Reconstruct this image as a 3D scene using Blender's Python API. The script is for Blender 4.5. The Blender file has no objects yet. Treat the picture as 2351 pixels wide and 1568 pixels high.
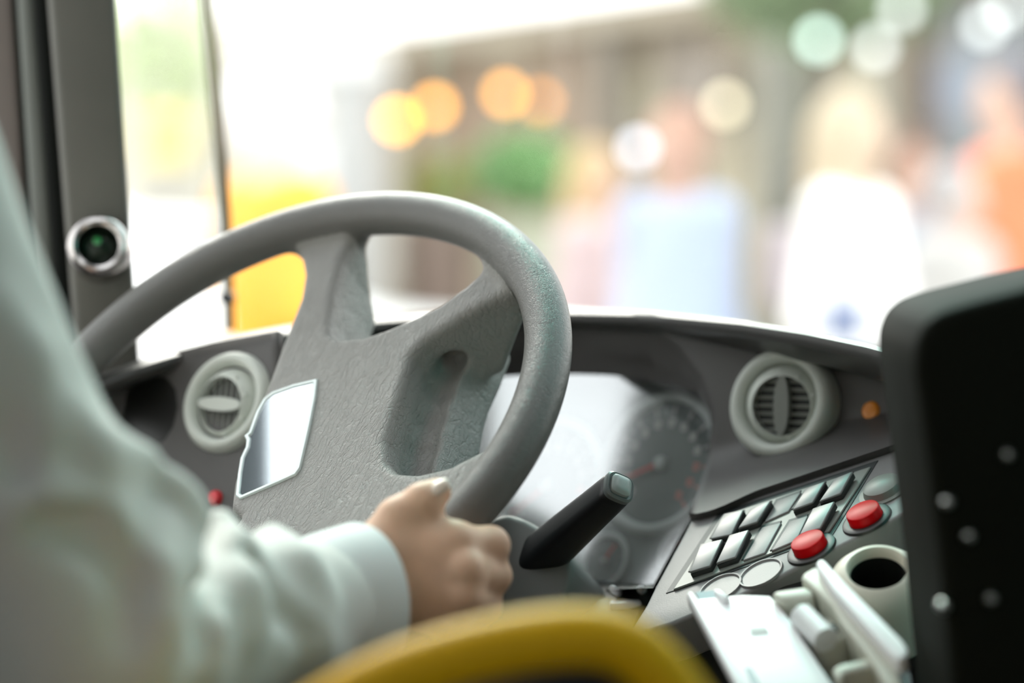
import bpy, bmesh, math, random
import numpy as np
from mathutils import Vector, Matrix

# ------------------------------------------------------------------ camera, world, light, exposure
scene = bpy.context.scene
COL = scene.collection
W_, H_ = 2351, 1568
LENS, SENSOR = 85.0, 36.0
F = LENS / SENSOR * W_
CX, CY = W_ / 2, H_ / 2
PITCH = math.radians(2.41)
CAM = np.array([0.0, 0.0, 1.40])
AX = np.array([1.0, 0, 0]); AF = np.array([0, math.cos(PITCH), -math.sin(PITCH)]); AU = np.array([0, math.sin(PITCH), math.cos(PITCH)])

cam_data = bpy.data.cameras.new('camera')
cam_data.lens = LENS; cam_data.sensor_width = SENSOR
cam_data.clip_start = 0.05; cam_data.clip_end = 400
cam_data.dof.use_dof = True
cam_data.dof.focus_distance = 1.70
cam_data.dof.aperture_fstop = 2.0
cam = bpy.data.objects.new('camera', cam_data); COL.objects.link(cam)
cam.location = CAM; cam.rotation_euler = (math.pi / 2 - PITCH, 0, 0)
scene.camera = cam

scene.view_settings.view_transform = 'Standard'
scene.view_settings.look = 'None'
scene.view_settings.gamma = 1.0
scene.view_settings.use_curve_mapping = False
scene.view_settings.exposure = 0.22
scene.cycles.use_denoising = True
scene.cycles.max_bounces = 8
scene.cycles.transparent_max_bounces = 16
scene.cycles.caustics_reflective = False
scene.cycles.caustics_refractive = False

world = bpy.data.worlds.new('overcast'); scene.world = world; world.use_nodes = True
wn = world.node_tree; wn.nodes.clear()
wo = wn.nodes.new('ShaderNodeOutputWorld'); wb = wn.nodes.new('ShaderNodeBackground')
wt = wn.nodes.new('ShaderNodeTexCoord'); wsep = wn.nodes.new('ShaderNodeSeparateXYZ'); wr = wn.nodes.new('ShaderNodeValToRGB')
wn.links.new(wt.outputs['Generated'], wsep.inputs[0]); wn.links.new(wsep.outputs['Z'], wr.inputs[0])
wr.color_ramp.elements[0].position = 0.0; wr.color_ramp.elements[0].color = (0.95, 0.95, 0.92, 1)
wr.color_ramp.elements[1].position = 0.8; wr.color_ramp.elements[1].color = (0.93, 0.97, 1.0, 1)
wn.links.new(wr.outputs[0], wb.inputs['Color']); wb.inputs['Strength'].default_value = 2.6
wn.links.new(wb.outputs[0], wo.inputs['Surface'])

sun_d = bpy.data.lights.new('sun', 'SUN'); sun_d.energy = 3.6; sun_d.angle = math.radians(35); sun_d.color = (1.0, 0.95, 0.86)
sun = bpy.data.objects.new('sun', sun_d); COL.objects.link(sun)
sun.location = (-1, 8, 12)
sun.rotation_euler = Vector((0.12, -0.75, -0.65)).to_track_quat('-Z', 'Y').to_euler()

# ------------------------------------------------------------------ geometry helpers
def cv(x, y, z):
    """camera-axis vector (right, forward, up) to world"""
    return x * AX + y * AF + z * AU
def P(px, py, d):
    """photo pixel at distance d to world point"""
    return CAM + d * ((px - CX) / F * AX + AF + (CY - py) / F * AU)
def on_plane(px, py, p0, n):
    r = (px - CX) / F * AX + AF + (CY - py) / F * AU
    t = np.dot(n, p0 - CAM) / np.dot(n, r)
    return CAM + t * r
def unit(v):
    v = np.asarray(v, float); return v / np.linalg.norm(v)
def frame_of(n, up=(0, 0, 1)):
    n = unit(n); up = (0, 1, 0) if abs(np.dot(n, unit(up))) > 0.98 else up; u = unit(np.cross(up, n)); v = np.cross(n, u); return u, v, n
BF = np.array([0.5, 0.8660254, 0]); BR = np.array([0.8660254, -0.5, 0])     # bus forward / right

def set_props(o, label=None, cat=None, group=None, kind=None):
    if label: o['label'] = label
    if cat: o['category'] = cat
    if group: o['group'] = group
    if kind: o['kind'] = kind
    return o
def thing(name, loc, label, cat, group=None, kind=None):
    o = bpy.data.objects.new(name, None); COL.objects.link(o); o.location = Vector(loc)
    o.empty_display_size = 0.05
    return set_props(o, label, cat, group, kind)
def worldloc(o):
    v = Vector((0, 0, 0))
    while o is not None:
        v += o.location; o = o.parent
    return v
def link_mesh(name, me, mat, parent=None, origin=None, smooth=True):
    """mesh in world coordinates -> object with its own origin, parented"""
    co = np.empty(len(me.vertices) * 3); me.vertices.foreach_get('co', co); co = co.reshape(-1, 3)
    if origin is None: origin = (co.min(0) + co.max(0)) / 2
    origin = np.asarray(origin, float)
    me.vertices.foreach_set('co', (co - origin).ravel()); me.update()
    o = bpy.data.objects.new(name, me); COL.objects.link(o)
    if mat is not None: me.materials.append(mat)
    if smooth: me.polygons.foreach_set('use_smooth', [True] * len(me.polygons))
    if parent is not None:
        o.parent = parent; o.location = Vector(origin) - worldloc(parent)
    else:
        o.location = Vector(origin)
    return o
def mesh_from(name, verts, faces):
    me = bpy.data.meshes.new(name)
    me.from_pydata([tuple(map(float, v)) for v in verts], [], [tuple(int(i) for i in f) for f in faces]); me.validate(); me.update()
    return me
def obj(name, verts, faces, mat, parent=None, smooth=True, origin=None):
    return link_mesh(name, mesh_from(name, verts, faces), mat, parent, origin, smooth)
def from_bm(name, bm, mat, parent=None, smooth=True, origin=None, autosmooth=None):
    bmesh.ops.recalc_face_normals(bm, faces=bm.faces)
    me = bpy.data.meshes.new(name); bm.to_mesh(me); bm.free()
    if autosmooth is not None:
        o = link_mesh(name, me, mat, parent, origin, True)
        try: me.set_sharp_from_angle(angle=math.radians(autosmooth))
        except Exception: pass
        return o
    return link_mesh(name, me, mat, parent, origin, smooth)

def bm_prism(bm, pts, vec, bevel=0.0, seg=2):
    """polygon (world points) pushed along vec"""
    vs = [bm.verts.new(tuple(p)) for p in pts]
    ve = [bm.verts.new(tuple(np.asarray(p) + np.asarray(vec))) for p in pts]
    n = len(pts); fs = [bm.faces.new(vs), bm.faces.new(list(reversed(ve)))]
    for i in range(n): fs.append(bm.faces.new([vs[i], ve[i], ve[(i + 1) % n], vs[(i + 1) % n]]))
    bmesh.ops.recalc_face_normals(bm, faces=fs)
    if bevel > 0:
        es = list({e for f in fs for e in f.edges})
        bmesh.ops.bevel(bm, geom=es, offset=bevel, segments=seg, affect='EDGES', profile=0.5, clamp_overlap=True)
    return bm
def prism(name, pts, vec, mat, parent=None, bevel=0.0, seg=2, origin=None):
    bm = bmesh.new(); bm_prism(bm, pts, vec, bevel, seg)
    return from_bm(name, bm, mat, parent, origin=origin, autosmooth=40)
def bm_box(bm, c, ax, half, bevel=0.0, seg=2):
    """box: centre, three unit axes, three half sizes"""
    a, b, d = [np.asarray(x, float) for x in ax]; c = np.asarray(c, float)
    base = [c + s * a * half[0] + t * b * half[1] - d * half[2] for s, t in ((-1, -1), (1, -1), (1, 1), (-1, 1))]
    return bm_prism(bm, base, d * 2 * half[2], bevel, seg)
def box(name, c, half, mat, parent=None, ax=((1, 0, 0), (0, 1, 0), (0, 0, 1)), bevel=0.0, seg=2, origin=None):
    bm = bmesh.new(); bm_box(bm, c, ax, half, bevel, seg)
    return from_bm(name, bm, mat, parent, origin=origin, autosmooth=40)
def bm_lathe(bm, c, n, prof, seg=48, up=(0, 0, 1), close=True):
    """profile list of (radius, height along n)"""
    u, v, n = frame_of(n, up); c = np.asarray(c, float); rings = []
    for r, h in prof:
        if r < 1e-6: rings.append([bm.verts.new(tuple(c + n * h))]); continue
        rings.append([bm.verts.new(tuple(c + n * h + r * (math.cos(a) * u + math.sin(a) * v))) for a in [2 * math.pi * i / seg for i in range(seg)]])
    for A, B in zip(rings[:-1], rings[1:]):
        for i in range(seg):
            j = (i + 1) % seg
            if len(A) == 1 and len(B) == 1: continue
            if len(A) == 1: bm.faces.new([A[0], B[i], B[j]])
            elif len(B) == 1: bm.faces.new([A[i], B[0], A[j]])
            else: bm.faces.new([A[i], B[i], B[j], A[j]])
    if close:
        for R in (rings[0], rings[-1]):
            if len(R) > 2: bm.faces.new(R)
    return bm
def lathe(name, c, n, prof, mat, parent=None, seg=48, close=True, auto=35, origin=None):
    bm = bmesh.new(); bm_lathe(bm, c, n, prof, seg, close=close)
    return from_bm(name, bm, mat, parent, autosmooth=auto, origin=origin)
def torus_prof(R, r, k=16, h0=0.0):
    return [(R + r * math.cos(2 * math.pi * i / k), h0 + r * math.sin(2 * math.pi * i / k)) for i in range(k + 1)]
def catmull(pts, n=10):
    pts = [np.asarray(p, float) for p in pts]; out = []
    for i in range(len(pts) - 1):
        p0 = pts[max(i - 1, 0)]; p1 = pts[i]; p2 = pts[i + 1]; p3 = pts[min(i + 2, len(pts) - 1)]
        for k in range(n):
            t = k / n
            out.append(0.5 * ((2 * p1) + (-p0 + p2) * t + (2 * p0 - 5 * p1 + 4 * p2 - p3) * t * t + (-p0 + 3 * p1 - 3 * p2 + p3) * t ** 3))
    out.append(pts[-1]); return out
def bm_tube(bm, path, rad, seg=20, cap=True):
    path = [np.asarray(p, float) for p in path]; rings = []
    t0 = unit(path[1] - path[0]); ref = np.array([0, 0, 1.0]) if abs(t0[2]) < 0.9 else np.array([1.0, 0, 0])
    u = unit(np.cross(ref, t0))
    for i, p in enumerate(path):
        t = unit(path[min(i + 1, len(path) - 1)] - path[max(i - 1, 0)])
        u = unit(u - t * np.dot(u, t)); v = np.cross(t, u)
        r = rad[i] if hasattr(rad, '__len__') else rad
        rings.append([bm.verts.new(tuple(p + r * (math.cos(a) * u + math.sin(a) * v))) for a in [2 * math.pi * k / seg for k in range(seg)]])
    for A, B in zip(rings[:-1], rings[1:]):
        for i in range(seg): bm.faces.new([A[i], A[(i + 1) % seg], B[(i + 1) % seg], B[i]])
    if cap: bm.faces.new(list(reversed(rings[0]))); bm.faces.new(rings[-1])
    return bm
def tube(name, path, rad, mat, parent=None, seg=20, origin=None):
    bm = bmesh.new(); bm_tube(bm, path, rad, seg)
    return from_bm(name, bm, mat, parent, autosmooth=60, origin=origin)
def grid_surface(name, rows, mat, parent=None, thick=0.0, origin=None):
    """rows of world points -> quad sheet, with a Solidify for thickness"""
    m = len(rows[0]); verts = [p for r in rows for p in r]
    faces = [(i * m + j, i * m + j + 1, (i + 1) * m + j + 1, (i + 1) * m + j) for i in range(len(rows) - 1) for j in range(m - 1)]
    o = obj(name, verts, faces, mat, parent, origin=origin)
    o.data.set_sharp_from_angle(angle=math.radians(42))
    if thick:
        s = o.modifiers.new('thickness', 'SOLIDIFY'); s.thickness = abs(thick); s.offset = 1 if thick > 0 else -1
    return o

# ------------------------------------------------------------------ implicit surfaces
def smin(a, b, k):
    h = np.clip(0.5 + 0.5 * (b - a) / k, 0, 1); return b * (1 - h) + a * h - k * h * (1 - h)
def smax(a, b, k): return -smin(-a, -b, k)
def sd_cone(p, a, b, ra, rb):
    a = np.asarray(a, np.float32); b = np.asarray(b, np.float32); ba = b - a
    pa = p - a; h = np.clip((pa @ ba) / max(float(ba @ ba), 1e-12), 0, 1)
    q = pa - h[..., None] * ba
    return np.sqrt((q * q).sum(-1)) - (ra + (rb - ra) * h)
def sd_ell(p, c, ax, r):
    q = (p - np.asarray(c, np.float32)) @ np.asarray(ax, np.float32).T
    r = np.asarray(r, np.float32); k0 = np.sqrt(((q / r) ** 2).sum(-1)); k1 = np.sqrt(((q / (r * r)) ** 2).sum(-1))
    return k0 * (k0 - 1) / np.maximum(k1, 1e-6)
def sd_box(p, c, ax, half, r):
    q = np.abs((p - np.asarray(c, np.float32)) @ np.asarray(ax, np.float32).T) - (np.asarray(half, np.float32) - r)
    return np.sqrt((np.maximum(q, 0) ** 2).sum(-1)) + np.minimum(q.max(-1), 0) - r
def sd_poly2(X, Y, poly):
    poly = np.asarray(poly, float); n = len(poly); d = np.full(X.shape, 1e9); s = np.ones(X.shape)
    for i in range(n):
        a = poly[i]; b = poly[i - 1]; e = b - a; wx = X - a[0]; wy = Y - a[1]
        t = np.clip((wx * e[0] + wy * e[1]) / (e @ e), 0, 1)
        d = np.minimum(d, (wx - e[0] * t) ** 2 + (wy - e[1] * t) ** 2)
        c1 = Y >= a[1]; c2 = Y < b[1]; c3 = e[0] * wy > e[1] * wx
        flip = (c1 & c2 & c3) | (~c1 & ~c2 & ~c3); s = np.where(flip, -s, s)
    return s * np.sqrt(d)
def grid_pts(lo, hi, h):
    lo = np.asarray(lo, float); n = np.ceil((np.asarray(hi, float) - lo) / h).astype(int) + 1
    g = np.stack(np.meshgrid(*[lo[i] + h * np.arange(n[i]) for i in range(3)], indexing='ij'), -1).astype(np.float32)
    return g
def surface_net(f, lo, h):
    lo = np.asarray(lo, float); S = f < 0
    c = np.zeros(tuple(np.array(f.shape) - 1), np.int8)
    offs = [(i, j, k) for i in (0, 1) for j in (0, 1) for k in (0, 1)]
    nx, ny, nz = c.shape
    for i, j, k in offs: c += S[i:i + nx, j:j + ny, k:k + nz]
    cells = np.argwhere((c > 0) & (c < 8)); acc = np.zeros((len(cells), 3)); cnt = np.zeros(len(cells))
    for a in range(3):
        for o in offs:
            if o[a]: continue
            o = np.array(o); e = np.zeros(3, int); e[a] = 1
            i0 = cells + o; i1 = i0 + e
            f0 = f[i0[:, 0], i0[:, 1], i0[:, 2]]; f1 = f[i1[:, 0], i1[:, 1], i1[:, 2]]
            m = (f0 < 0) != (f1 < 0); t = np.where(m, f0 / np.where(m, f0 - f1, 1), 0)
            pt = i0 + t[:, None] * e; acc[m] += pt[m]; cnt[m] += 1
    verts = lo + h * acc / cnt[:, None]
    idx = np.full(c.shape, -1, np.int64); idx[cells[:, 0], cells[:, 1], cells[:, 2]] = np.arange(len(cells))
    quads = []
    for a in range(3):
        b, d = (a + 1) % 3, (a + 2) % 3
        sl0 = [slice(None)] * 3; sl1 = [slice(None)] * 3; sl0[a] = slice(0, -1); sl1[a] = slice(1, None)
        ed = np.argwhere(S[tuple(sl0)] != S[tuple(sl1)])
        ok = (ed[:, b] > 0) & (ed[:, d] > 0) & (ed[:, b] < c.shape[b]) & (ed[:, d] < c.shape[d]); ed = ed[ok]
        inside = S[ed[:, 0], ed[:, 1], ed[:, 2]]
        def cell(db, dd):
            q = ed.copy(); q[:, b] += db; q[:, d] += dd; return idx[q[:, 0], q[:, 1], q[:, 2]]
        q = np.stack([cell(-1, -1), cell(0, -1), cell(0, 0), cell(-1, 0)], 1)
        q[~inside] = q[~inside][:, ::-1]; quads.append(q)
    quads = np.concatenate(quads); quads = quads[(quads >= 0).all(1)]
    return verts, quads
def np_mesh(name, verts, quads):
    me = bpy.data.meshes.new(name); nv, nf = len(verts), len(quads)
    me.vertices.add(nv); me.vertices.foreach_set('co', np.asarray(verts, np.float32).ravel())
    me.loops.add(nf * 4); me.loops.foreach_set('vertex_index', np.asarray(quads, np.int32).ravel())
    me.polygons.add(nf); me.polygons.foreach_set('loop_start', np.arange(0, nf * 4, 4, dtype=np.int32))
    me.update(calc_edges=True); me.validate(); return me
def sub_mesh(verts, quads, mask):
    q = quads[mask]; u, inv = np.unique(q, return_inverse=True); return verts[u], inv.reshape(q.shape)
def relax(verts, quads, it=2, lam=0.5):
    e = np.concatenate([quads[:, [0, 1]], quads[:, [1, 2]], quads[:, [2, 3]], quads[:, [3, 0]]])
    for _ in range(it):
        s = np.zeros_like(verts); n = np.zeros(len(verts))
        np.add.at(s, e[:, 0], verts[e[:, 1]]); np.add.at(n, e[:, 0], 1); np.add.at(s, e[:, 1], verts[e[:, 0]]); np.add.at(n, e[:, 1], 1)
        verts = verts + lam * (s / n[:, None] - verts)
    return verts
def implicit(name, fn, lo, hi, h, mat, parent=None, it=1, origin=None):
    g = grid_pts(lo, hi, h); v, q = surface_net(fn(g), lo, h)
    if it: v = relax(v, q, it)
    return link_mesh(name, np_mesh(name, v, q), mat, parent, origin)

# ------------------------------------------------------------------ materials
MATS = {}
def mat(name, color, rough=0.5, metal=0.0, spec=0.5, bump=0.0, bscale=200.0, vary=0.0, vscale=20.0, emit=None, estr=0.0, sub=0.0, coat=0.0, bdist=0.002):
    if name in MATS: return MATS[name]
    m = bpy.data.materials.new(name); m.use_nodes = True; nt = m.node_tree; b = nt.nodes['Principled BSDF']
    b.inputs['Base Color'].default_value = (*color, 1); b.inputs['Roughness'].default_value = rough; b.inputs['Metallic'].default_value = metal
    b.inputs['Specular IOR Level'].default_value = spec
    if coat: b.inputs['Coat Weight'].default_value = coat; b.inputs['Coat Roughness'].default_value = 0.08
    if sub:
        b.inputs['Subsurface Weight'].default_value = sub; b.inputs['Subsurface Radius'].default_value = (1.0, 0.35, 0.2); b.inputs['Subsurface Scale'].default_value = 0.004
    if emit: b.inputs['Emission Color'].default_value = (*emit, 1); b.inputs['Emission Strength'].default_value = estr
    tc = nt.nodes.new('ShaderNodeTexCoord')
    if vary:
        n = nt.nodes.new('ShaderNodeTexNoise'); n.inputs['Scale'].default_value = vscale; n.inputs['Detail'].default_value = 4
        nt.links.new(tc.outputs['Object'], n.inputs['Vector'])
        r = nt.nodes.new('ShaderNodeValToRGB'); r.color_ramp.elements[0].position = 0.3; r.color_ramp.elements[1].position = 0.7
        r.color_ramp.elements[0].color = (*[max(0, c * (1 - vary)) for c in color], 1); r.color_ramp.elements[1].color = (*[min(1, c * (1 + vary)) for c in color], 1)
        nt.links.new(n.outputs['Fac'], r.inputs[0]); nt.links.new(r.outputs[0], b.inputs['Base Color'])
    if bump:
        n2 = nt.nodes.new('ShaderNodeTexNoise'); n2.inputs['Scale'].default_value = bscale; n2.inputs['Detail'].default_value = 3
        nt.links.new(tc.outputs['Object'], n2.inputs['Vector'])
        bp = nt.nodes.new('ShaderNodeBump'); bp.inputs['Strength'].default_value = bump; bp.inputs['Distance'].default_value = bdist
        nt.links.new(n2.outputs['Fac'], bp.inputs['Height']); nt.links.new(bp.outputs[0], b.inputs['Normal'])
    MATS[name] = m; return m
def leather(name, color, rough=0.5, wrinkle=1.0, grain=1.0, frame=None):
    m = bpy.data.materials.new(name); m.use_nodes = True; nt = m.node_tree; b = nt.nodes['Principled BSDF']
    b.inputs['Base Color'].default_value = (*color, 1); b.inputs['Roughness'].default_value = rough
    tc = nt.nodes.new('ShaderNodeTexCoord')
    warp = nt.nodes.new('ShaderNodeTexNoise'); warp.inputs['Scale'].default_value = 60; warp.inputs['Detail'].default_value = 3
    nt.links.new(tc.outputs['Object'], warp.inputs['Vector'])
    coord = tc.outputs['Object']
    if frame is not None:
        cb_ = nt.nodes.new('ShaderNodeCombineXYZ')
        for k_, (vec, name_) in enumerate(zip(frame, 'XYZ')):
            dt = nt.nodes.new('ShaderNodeVectorMath'); dt.operation = 'DOT_PRODUCT'; dt.inputs[1].default_value = tuple(vec)
            nt.links.new(tc.outputs['Object'], dt.inputs[0]); nt.links.new(dt.outputs['Value'], cb_.inputs[name_])
        coord = cb_.outputs[0]
    add = nt.nodes.new('ShaderNodeMixRGB'); add.blend_type = 'ADD'; add.inputs[0].default_value = 0.012
    nt.links.new(coord, add.inputs[1]); nt.links.new(warp.outputs['Color'], add.inputs[2])
    def vor(scale, sc):
        mp = nt.nodes.new('ShaderNodeMapping'); mp.inputs['Scale'].default_value = sc; mp.inputs['Rotation'].default_value = (0, 0, 0.12)
        nt.links.new(add.outputs[0], mp.inputs['Vector'])
        v = nt.nodes.new('ShaderNodeTexVoronoi'); v.feature = 'DISTANCE_TO_EDGE'; v.inputs['Scale'].default_value = scale
        nt.links.new(mp.outputs[0], v.inputs['Vector'])
        r = nt.nodes.new('ShaderNodeMapRange'); r.inputs['From Min'].default_value = 0.0; r.inputs['From Max'].default_value = 0.10
        nt.links.new(v.outputs['Distance'], r.inputs['Value']); return r.outputs[0]
    w = vor(120, (2.2, 0.30, 1.0)); w2 = vor(360, (1.4, 0.6, 1.0)); g = vor(620, (1, 1, 1))
    def bump(h, s, d, prev):
        bp = nt.nodes.new('ShaderNodeBump'); bp.inputs['Strength'].default_value = s; bp.inputs['Distance'].default_value = d
        nt.links.new(h, bp.inputs['Height'])
        if prev is not None: nt.links.new(prev, bp.inputs['Normal'])
        return bp.outputs[0]
    n = bump(g, 0.30 * grain, 0.0006, None)
    if wrinkle: n = bump(w2, 0.40 * wrinkle, 0.0007, n); n = bump(w, 0.45 * wrinkle, 0.0009, n)
    nt.links.new(n, b.inputs['Normal']); return m
def glass(name, tint=(1, 1, 1), refl=0.05, rough=0.02):
    m = bpy.data.materials.new(name); m.use_nodes = True; nt = m.node_tree; nt.nodes.clear()
    o = nt.nodes.new('ShaderNodeOutputMaterial'); mx = nt.nodes.new('ShaderNodeMixShader'); t = nt.nodes.new('ShaderNodeBsdfTransparent'); g = nt.nodes.new('ShaderNodeBsdfGlossy')
    t.inputs['Color'].default_value = (*tint, 1); g.inputs['Roughness'].default_value = rough
    mx.inputs[0].default_value = refl
    nt.links.new(t.outputs[0], mx.inputs[1]); nt.links.new(g.outputs[0], mx.inputs[2]); nt.links.new(mx.outputs[0], o.inputs['Surface'])
    return m

WFR = frame_of(cv(math.sin(math.radians(-30.2)) * math.cos(math.radians(43.6)), -math.cos(math.radians(-30.2)) * math.cos(math.radians(43.6)), math.sin(math.radians(43.6))))
M_wheel = leather('grey_wheel_leather', (0.29, 0.283, 0.268), 0.44, 1.0, 1.0, WFR)
M_rim = leather('grey_rim_leather', (0.130, 0.126, 0.118), 0.36, 0.25, 1.0)
M_chrome = mat('chrome', (0.86, 0.88, 0.88), 0.12, 1.0)
M_mirror = mat('badge_mirror', (0.80, 0.86, 0.90), 0.06, 1.0)
M_badge_edge = mat('badge_edge', (0.86, 0.94, 0.93), 0.35, 0.2)
M_dash = mat('dash_plastic', (0.088, 0.083, 0.081), 0.5, bump=0.25, bscale=900, bdist=0.0006)
M_dash_top = mat('dash_top_plastic', (0.07, 0.068, 0.066), 0.35, bump=0.1, bscale=600, bdist=0.0006)
M_console = mat('console_plastic', (0.235, 0.23, 0.228), 0.42, bump=0.15, bscale=900, bdist=0.0005)
M_frame = mat('switch_frame_plastic', (0.23, 0.25, 0.225), 0.40)
M_switch = mat('switch_plastic', (0.205, 0.21, 0.206), 0.32)
M_switch_shade = mat('switch_body_dark', (0.03, 0.034, 0.033), 0.4)  # shade on the switch sides put into a dark colour
M_gap = mat('black_gap', (0.012, 0.016, 0.016), 0.5)
M_black = mat('black_plastic', (0.012, 0.012, 0.011), 0.35)
M_soft_black = mat('soft_black', (0.022, 0.021, 0.020), 0.45)
M_lever = mat('lever_black', (0.014, 0.014, 0.016), 0.42, bump=0.15, bscale=1200, bdist=0.0005)
M_shroud = mat('shroud_plastic', (0.21, 0.21, 0.205), 0.55, bump=0.2, bscale=900, bdist=0.0005)
M_red = mat('red_plastic', (0.62, 0.003, 0.006), 0.35, spec=0.14)
M_vent = mat('vent_ring_plastic', (0.60, 0.63, 0.58), 0.42)
M_louver = mat('louver_plastic', (0.26, 0.27, 0.25), 0.45)
M_gauge_face = mat('gauge_face', (0.30, 0.335, 0.335), 0.5)
M_gauge_hazed = mat('gauge_dial', (0.19, 0.215, 0.215), 0.5)  # dial grey lightened to include haze from the cover reflection
M_gauge_ring = mat('gauge_ring', (0.80, 0.84, 0.82), 0.4)
M_needle = mat('needle_red', (0.75, 0.06, 0.05), 0.4)
M_mark = mat('gauge_mark', (0.75, 0.72, 0.70), 0.5)
M_mark_red = mat('gauge_mark_red', (0.7, 0.25, 0.22), 0.5)
M_skin = mat('skin', (0.76, 0.48, 0.33), 0.48, vary=0.10, vscale=45, bump=0.15, bscale=350, sub=0.12, bdist=0.0012)
M_nail = mat('nail', (0.74, 0.60, 0.50), 0.22, coat=0.4)
M_shirt = mat('white_shirt_cotton', (0.71, 0.71, 0.675), 0.85, bump=0.15, bscale=1500, bdist=0.0005)
M_yellow = mat('yellow_paint', (0.93, 0.53, 0.002), 0.45, spec=0.25)
M_ivory = mat('ivory_plastic', (0.58, 0.58, 0.50), 0.45)
M_white = mat('white_plastic', (0.92, 0.91, 0.93), 0.4)
M_cream = mat('cream_plastic', (0.78, 0.71, 0.60), 0.4)
M_pillar = mat('pillar_plastic', (0.095, 0.092, 0.078), 0.55, vary=0.15, vscale=6, bump=0.15, bscale=700, bdist=0.0005)
M_wallin = mat('bus_wall', (0.16, 0.155, 0.145), 0.6)
M_floor = mat('bus_floor', (0.10, 0.10, 0.10), 0.7, bump=0.3, bscale=400)
M_glass = glass('windscreen_glass', (0.99, 1.0, 0.99), 0.03)
M_glass_teal = glass('tinted_glass_band', (0.10, 0.75, 0.66), 0.05)
M_glass_side = glass('side_glass', (0.97, 0.99, 0.98), 0.04)
M_glass_teal_light = glass('teal_door_glass', (0.05, 0.66, 0.56), 0.05)  # teal tint added to throw teal light on the wheel
M_cluster_glass = glass('instrument_cover', (0.92, 0.95, 0.95), 0.42, 0.14)

# ------------------------------------------------------------------ bus shell
FLOOR_Z, ROOF_Z = 0.50, 2.55
def bxy(r, f, z, base=np.array([-0.17, 1.74, 0.0])):
    """bus coordinates: right, forward from the wheel centre, height above road"""
    q = base + r * BR + f * BF; return np.array([q[0], q[1], z])
def shell(name, pts, vec, m, kind='structure'):
    o = prism(name, pts, vec, m); o['kind'] = kind; return o
shell('floor', [bxy(-0.62, -3.2, FLOOR_Z), bxy(1.9, -3.2, FLOOR_Z), bxy(1.9, 0.75, FLOOR_Z), bxy(-0.62, 0.75, FLOOR_Z)], (0, 0, -0.06), M_floor)
LIGHT_OPENINGS = [(-0.64, -0.03, -1.30, 0.50), (0.50, 1.05, -0.20, 0.50)]       # roof openings added for top light: right0, right1, forward0, forward1
bm = bmesh.new(); fcuts = sorted({-3.2, 0.70} | {h_[2] for h_ in LIGHT_OPENINGS} | {h_[3] for h_ in LIGHT_OPENINGS}); rcuts = sorted({-0.68, 1.95} | {h_[0] for h_ in LIGHT_OPENINGS} | {h_[1] for h_ in LIGHT_OPENINGS})
for f0, f1 in zip(fcuts[:-1], fcuts[1:]):
    for r0, r1 in zip(rcuts[:-1], rcuts[1:]):
        mr, mf = (r0 + r1) / 2, (f0 + f1) / 2
        if any(h_[0] < mr < h_[1] and h_[2] < mf < h_[3] for h_ in LIGHT_OPENINGS): continue
        bm_prism(bm, [bxy(r0, f0, ROOF_Z), bxy(r1, f0, ROOF_Z), bxy(r1, f1, ROOF_Z), bxy(r0, f1, ROOF_Z)], (0, 0, 0.06))
o = from_bm('ceiling', bm, M_wallin, autosmooth=30); o['kind'] = 'structure'
def wall_with_window(name, a, b, z0, z1, zs, zt, posts, m, th):
    """wall from a to b: band below the sill, band above, posts between (one structure)"""
    a = np.asarray(a); b = np.asarray(b); bm = bmesh.new(); d = unit(b - a); n = np.array([-d[1], d[0], 0]) * th
    def seg(s, t, lo, hi):
        p = a + (b - a) * s; q = a + (b - a) * t
        bm_prism(bm, [np.array([p[0], p[1], lo]), np.array([q[0], q[1], lo]), np.array([q[0], q[1], hi]), np.array([p[0], p[1], hi])], n)
    seg(0, 1, z0, zs); seg(0, 1, zt, z1)
    for s, t in posts: seg(s, t, zs, zt)
    o = from_bm(name, bm, m, autosmooth=30); o['kind'] = 'structure'; return o
def pane(name, rows, m):
    o = grid_surface(name, rows, m); o['kind'] = 'structure'; return o
wl_a, wl_b = bxy(-0.62, -3.2, 0), bxy(-0.62, 0.10, 0)
wall_with_window('wall_left', wl_a, wl_b, FLOOR_Z, ROOF_Z, 1.22, 2.26, [(0, .45), (.72, .74)], M_wallin, 0.05)
o = prism('trim_7', [bxy(-0.65, -1.7, 1.91), bxy(-0.65, 0.10, 1.91), bxy(-0.65, 0.10, 2.04), bxy(-0.65, -1.7, 2.04)], BR * 0.05, mat('window_bar', (0.05, 0.055, 0.06), 0.5)); o['kind'] = 'structure'  # unseen bar added to darken part of the badge reflection
pane('window_3', [[np.array([*wl_a[:2], 1.2]), np.array([*wl_b[:2], 1.2])], [np.array([*wl_a[:2], 2.37]), np.array([*wl_b[:2], 2.37])]], M_glass_side)
wr_a, wr_b = bxy(1.90, -3.2, 0), bxy(1.90, 0.60, 0)
wall_with_window('wall_right', wr_a, wr_b, FLOOR_Z, ROOF_Z, 1.30, 2.20, [(0, .10), (.30, .87), (.985, 1)], M_wallin, -0.05)
def wr(t): return wr_a + (wr_b - wr_a) * t
pane('window_4', [[np.array([*wr(.09)[:2], 1.28]), np.array([*wr(.31)[:2], 1.28])], [np.array([*wr(.09)[:2], 2.22]), np.array([*wr(.31)[:2], 2.22])]], M_glass_side)
pane('window_6', [[np.array([*wr(.86)[:2], 1.28]), np.array([*wr(.99)[:2], 1.28])], [np.array([*wr(.86)[:2], 2.22]), np.array([*wr(.99)[:2], 2.22])]], M_glass_teal_light)  # pane tinted teal for the light it lets in
wall_with_window('wall_back', bxy(1.90, -3.2, 0), bxy(-0.62, -3.2, 0), FLOOR_Z, ROOF_Z, 1.9, 2.3, [(0, .12), (.48, .52), (.88, 1)], M_wallin, -0.05)

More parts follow.
